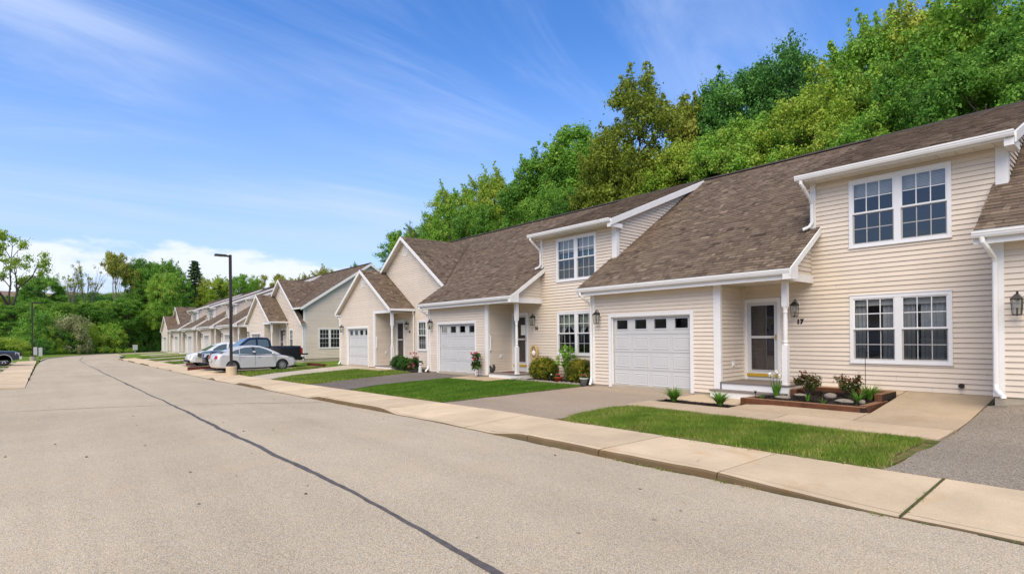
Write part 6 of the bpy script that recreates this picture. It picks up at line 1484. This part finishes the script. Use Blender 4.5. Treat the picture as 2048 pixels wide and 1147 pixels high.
SEDAN = dict(W=.90, wr=.325, zb=.22, paint='paint_silver', wx=(-1.34, 1.345), nose=.30, spokes=10,
    top=[(-2.28, .36), (-2.30, .55), (-2.27, .80), (-2.20, 1.0), (-2.08, 1.06), (-1.6, 1.07), (-.9, .98), (0, .95), (.85, .95), (1.25, .93), (1.75, .84), (2.08, .72), (2.26, .55), (2.30, .38)],
    cab=[(-1.98, 1.02), (-1.55, 1.20), (-1.15, 1.36), (-.7, 1.455), (-.2, 1.475), (.2, 1.44), (.62, 1.30), (1.02, 1.10), (1.28, .94)], roofw=.60,
    win=[[(-1.52, 1.05), (-1.22, 1.23), (-.98, 1.30), (-1.0, 1.04)], [(-.96, 1.04), (-.94, 1.315), (-.66, 1.385), (-.30, 1.405), (-.24, 1.0)], [(-.10, 1.0), (-.16, 1.405), (.12, 1.385), (.46, 1.265), (.86, 1.055), (.86, 1.0)]],
    pillar=[[(-.245, .99), (-.305, 1.41), (-.155, 1.41), (-.095, .99)]], handle=[(-.86, .87), (.05, .85)], seam=[(-.16, .34, .98), (.98, .4, .93), (-.98, .6, 1.0)], mirror=(.80, 1.02),
    tail=[[(-2.27, .78, .14), (-2.20, .96, .14), (-1.92, .99, .015), (-1.74, .97, .0), (-1.98, .82, .01)]], head=[[(2.14, .62, .17), (2.02, .76, .12), (1.66, .85, .005), (1.78, .70, .02)]],
    wind=((.24, 1.42), (1.2, .99)), rearw=((-1.9, 1.06), (-.82, 1.42)), sill=(-.95, .95, .24, .30), extra=[('license_plate', (-2.335, -2.30, -.26, .26, .62, .76), 'pot_white'), ('bumper_lip', (2.0, 2.32, -.6, .6, .20, .26), 'black_plastic')])
vehicle('silver sedan parked nose in behind the tall lamp post', 'car', (9.42, 34.92, base(35) + .012), 0, SEDAN, 'sedan')
PICK = dict(W=1.0, wr=.41, zb=.42, paint='paint_black', wx=(-1.78, 1.92), nose=.14, spokes=6,
    top=[(-2.88, .55), (-2.92, .9), (-2.92, 1.32), (-2.86, 1.37), (-1.0, 1.37), (-.9, 1.30), (.95, 1.22), (1.15, 1.22), (2.55, 1.14), (2.82, 1.04), (2.90, .85), (2.92, .55)],
    cab=[(-1.0, 1.28), (-.92, 1.75), (-.80, 1.93), (-.3, 1.96), (.25, 1.93), (.45, 1.86), (1.25, 1.20)], roofw=.76,
    win=[[(-.82, 1.36), (-.78, 1.74), (-.70, 1.83), (-.16, 1.84), (-.16, 1.36)], [(-.04, 1.33), (-.04, 1.84), (.30, 1.81), (.42, 1.75), (.94, 1.33)]], pillar=[], handle=[(-.62, 1.18), (.12, 1.16)], seam=[(-.10, .6, 1.3), (.98, .6, 1.2), (-.95, .6, 1.3)], mirror=(.88, 1.38), mirrormat='black_plastic',
    tail=[[(-2.93, .88, .02), (-2.93, 1.26, .02), (-2.78, 1.26, .0), (-2.80, .88, .0)]], head=[[(2.88, .80, .06), (2.86, 1.02, .06), (2.58, 1.06, .0), (2.62, .86, .0)]], wind=((.40, 1.88), (1.18, 1.25)), flare=1.12, archmat='black_plastic', sill=(-1.2, 1.3, .40, .47), sillmat='black_plastic',
    extra=[('front_bumper', (2.84, 3.0, -.95, .95, .50, .74), 'chrome'), ('grille', (2.86, 2.95, -.60, .60, .76, 1.06), 'chrome'), ('grille_insert', (2.951, 2.96, -.52, .52, .80, 1.02), 'black_plastic'), ('rear_bumper', (-3.06, -2.90, -.92, .92, .52, .68), 'chrome'), ('tailgate_down', (-3.35, -2.93, -.78, .78, .80, .88), 'black_plastic'), ('bed_cover', (-2.84, -1.02, -.90, .90, 1.372, 1.40), 'black_plastic'), ('hitch', (-3.25, -3.0, -.04, .04, .42, .52), 'black_metal')])
pk = vehicle('black crew cab pickup truck parked behind the silver sedan', 'truck', (10.15, 38.15, base(38) + .012), math.pi, PICK, 'pickup_truck')
SUV = dict(W=.93, wr=.36, zb=.26, paint='paint_white', wx=(-1.42, 1.42), nose=.24, spokes=5, rim='rim_dark',
    top=[(-2.28, .45), (-2.32, .8), (-2.24, 1.06), (-2.0, 1.12), (-1.0, 1.06), (.9, 1.02), (1.2, 1.03), (1.95, .93), (2.22, .80), (2.32, .58), (2.33, .42)],
    cab=[(-2.22, 1.06), (-1.95, 1.45), (-1.4, 1.60), (-.6, 1.66), (.1, 1.62), (.5, 1.50), (1.32, 1.02)], roofw=.66,
    win=[[(-1.85, 1.14), (-1.62, 1.40), (-1.05, 1.50), (-1.0, 1.12)], [(-.94, 1.10), (-.98, 1.51), (-.3, 1.56), (-.22, 1.09)], [(-.10, 1.08), (-.16, 1.56), (.16, 1.52), (.42, 1.42), (.92, 1.08)]], pillar=[], handle=[(-.85, .93), (.06, .91)], seam=[(-.16, .4, 1.05), (1.0, .45, 1.0)], mirror=(.86, 1.12),
    tail=[[(-2.32, .82, .1), (-2.24, 1.02, .1), (-1.9, 1.05, .0), (-1.95, .9, .0)]], head=[[(2.26, .62, .12), (2.18, .80, .10), (1.90, .86, .01), (1.98, .66, .02)]], wind=((.48, 1.5), (1.22, 1.08)), rearw=((-2.15, 1.16), (-1.92, 1.46)), archmat='black_plastic', flare=1.1, sill=(-1.0, 1.0, .26, .36), sillmat='black_plastic', extra=[('front_bumper', (2.22, 2.36, -.8, .8, .30, .46), 'black_plastic'), ('bumper_lip', (2.2, 2.38, -.7, .7, .26, .31), 'chrome')])
vehicle('white crossover car half hidden behind the black pickup', 'car', (10.0, 45.2, base(45) + .012), math.pi, SUV, 'crossover_car')
P2 = dict(PICK); P2.update(paint='paint_navy', archmat='rim', extra=[('front_bumper', (2.84, 3.0, -.95, .95, .50, .74), 'chrome'), ('grille', (2.86, 2.95, -.60, .60, .76, 1.06), 'black_plastic')])
vehicle('dark pickup with silver wheel arches parked at the left edge', 'truck', (-4.45, 61.4, base(61) + .0), 0, P2, 'pickup_truck')
vehicle('white car at the left edge, only its tail with a red light showing', 'car', (-5.35, 57.6, base(57) + .0), math.pi, SUV, 'crossover_car')
# houses glimpsed through the wood
for px, Y, lb in ((35, 168, 'brown roofed house glimpsed through the wood at the left'), (205, 165, 'brown roofed house glimpsed between the bare trees')):
    X = bearing(px, Y); h = thing('far_house', lb, 'house', (X, Y, 2.6), .35, 'houses beyond the wood')
    mb = MB(); mb.box(-8, 8, -5, 5, -4, 5.2); mb.build('wall', MAT['far_wall'], h)
    mb = MB(); mb.prism([(-8.6, -5.6, 5.0), (-8.6, 5.6, 5.0), (-8.6, 0, 8.6)], [(8.6, -5.6, 5.0), (8.6, 5.6, 5.0), (8.6, 0, 8.6)]); mb.build('roof', MAT['far_roof'], h)
    for k in (-5, -1.5, 2.5, 5.5):
        mb = MB(); mb.box(k - .5, k + .5, -5.06, -5.01, 1.6, 3.2); mb.build('window', MAT['room_dark'], h)

# weeds along the kerb foot and in the pavement joints
rn = random.Random(5); mb = MB()
for i in range(300):
    y = rn.uniform(-1.5, 9.0) if i < 330 else rn.uniform(11.5, 26)
    if rn.random() > raised(y) + .08: continue
    if math.sin(y * 1.7) + math.sin(y * 4.1 + 1) < -.2: continue
    x = SX0 - .02 - abs(rn.gauss(0, .018)); blades(mb, (x, y, road_z(x, y)), rn.randint(2, 6), rn.uniform(.02, .05), .006, i, .9)
for j_ in (1.68,):
    for i in range(46): x = rn.uniform(6.3, 7.7); blades(mb, (x, j_ + rn.gauss(0, .008), lerp(front_top(j_), base(j_), (x - 6.3) / 1.45)), rn.randint(1, 4), rn.uniform(.012, .03), .005, i + 900, .9)
for i in range(120): y = rn.uniform(2.4, 8.0); blades(mb, (7.76 + rn.gauss(0, .03), y, base(y) + .002), rn.randint(2, 5), rn.uniform(.03, .07), .007, i + 2000, .9)
tag(mb.build('weeds', MAT['grass']), 'small weeds and moss along the kerb and sidewalk joints', 'weeds', kind='stuff')
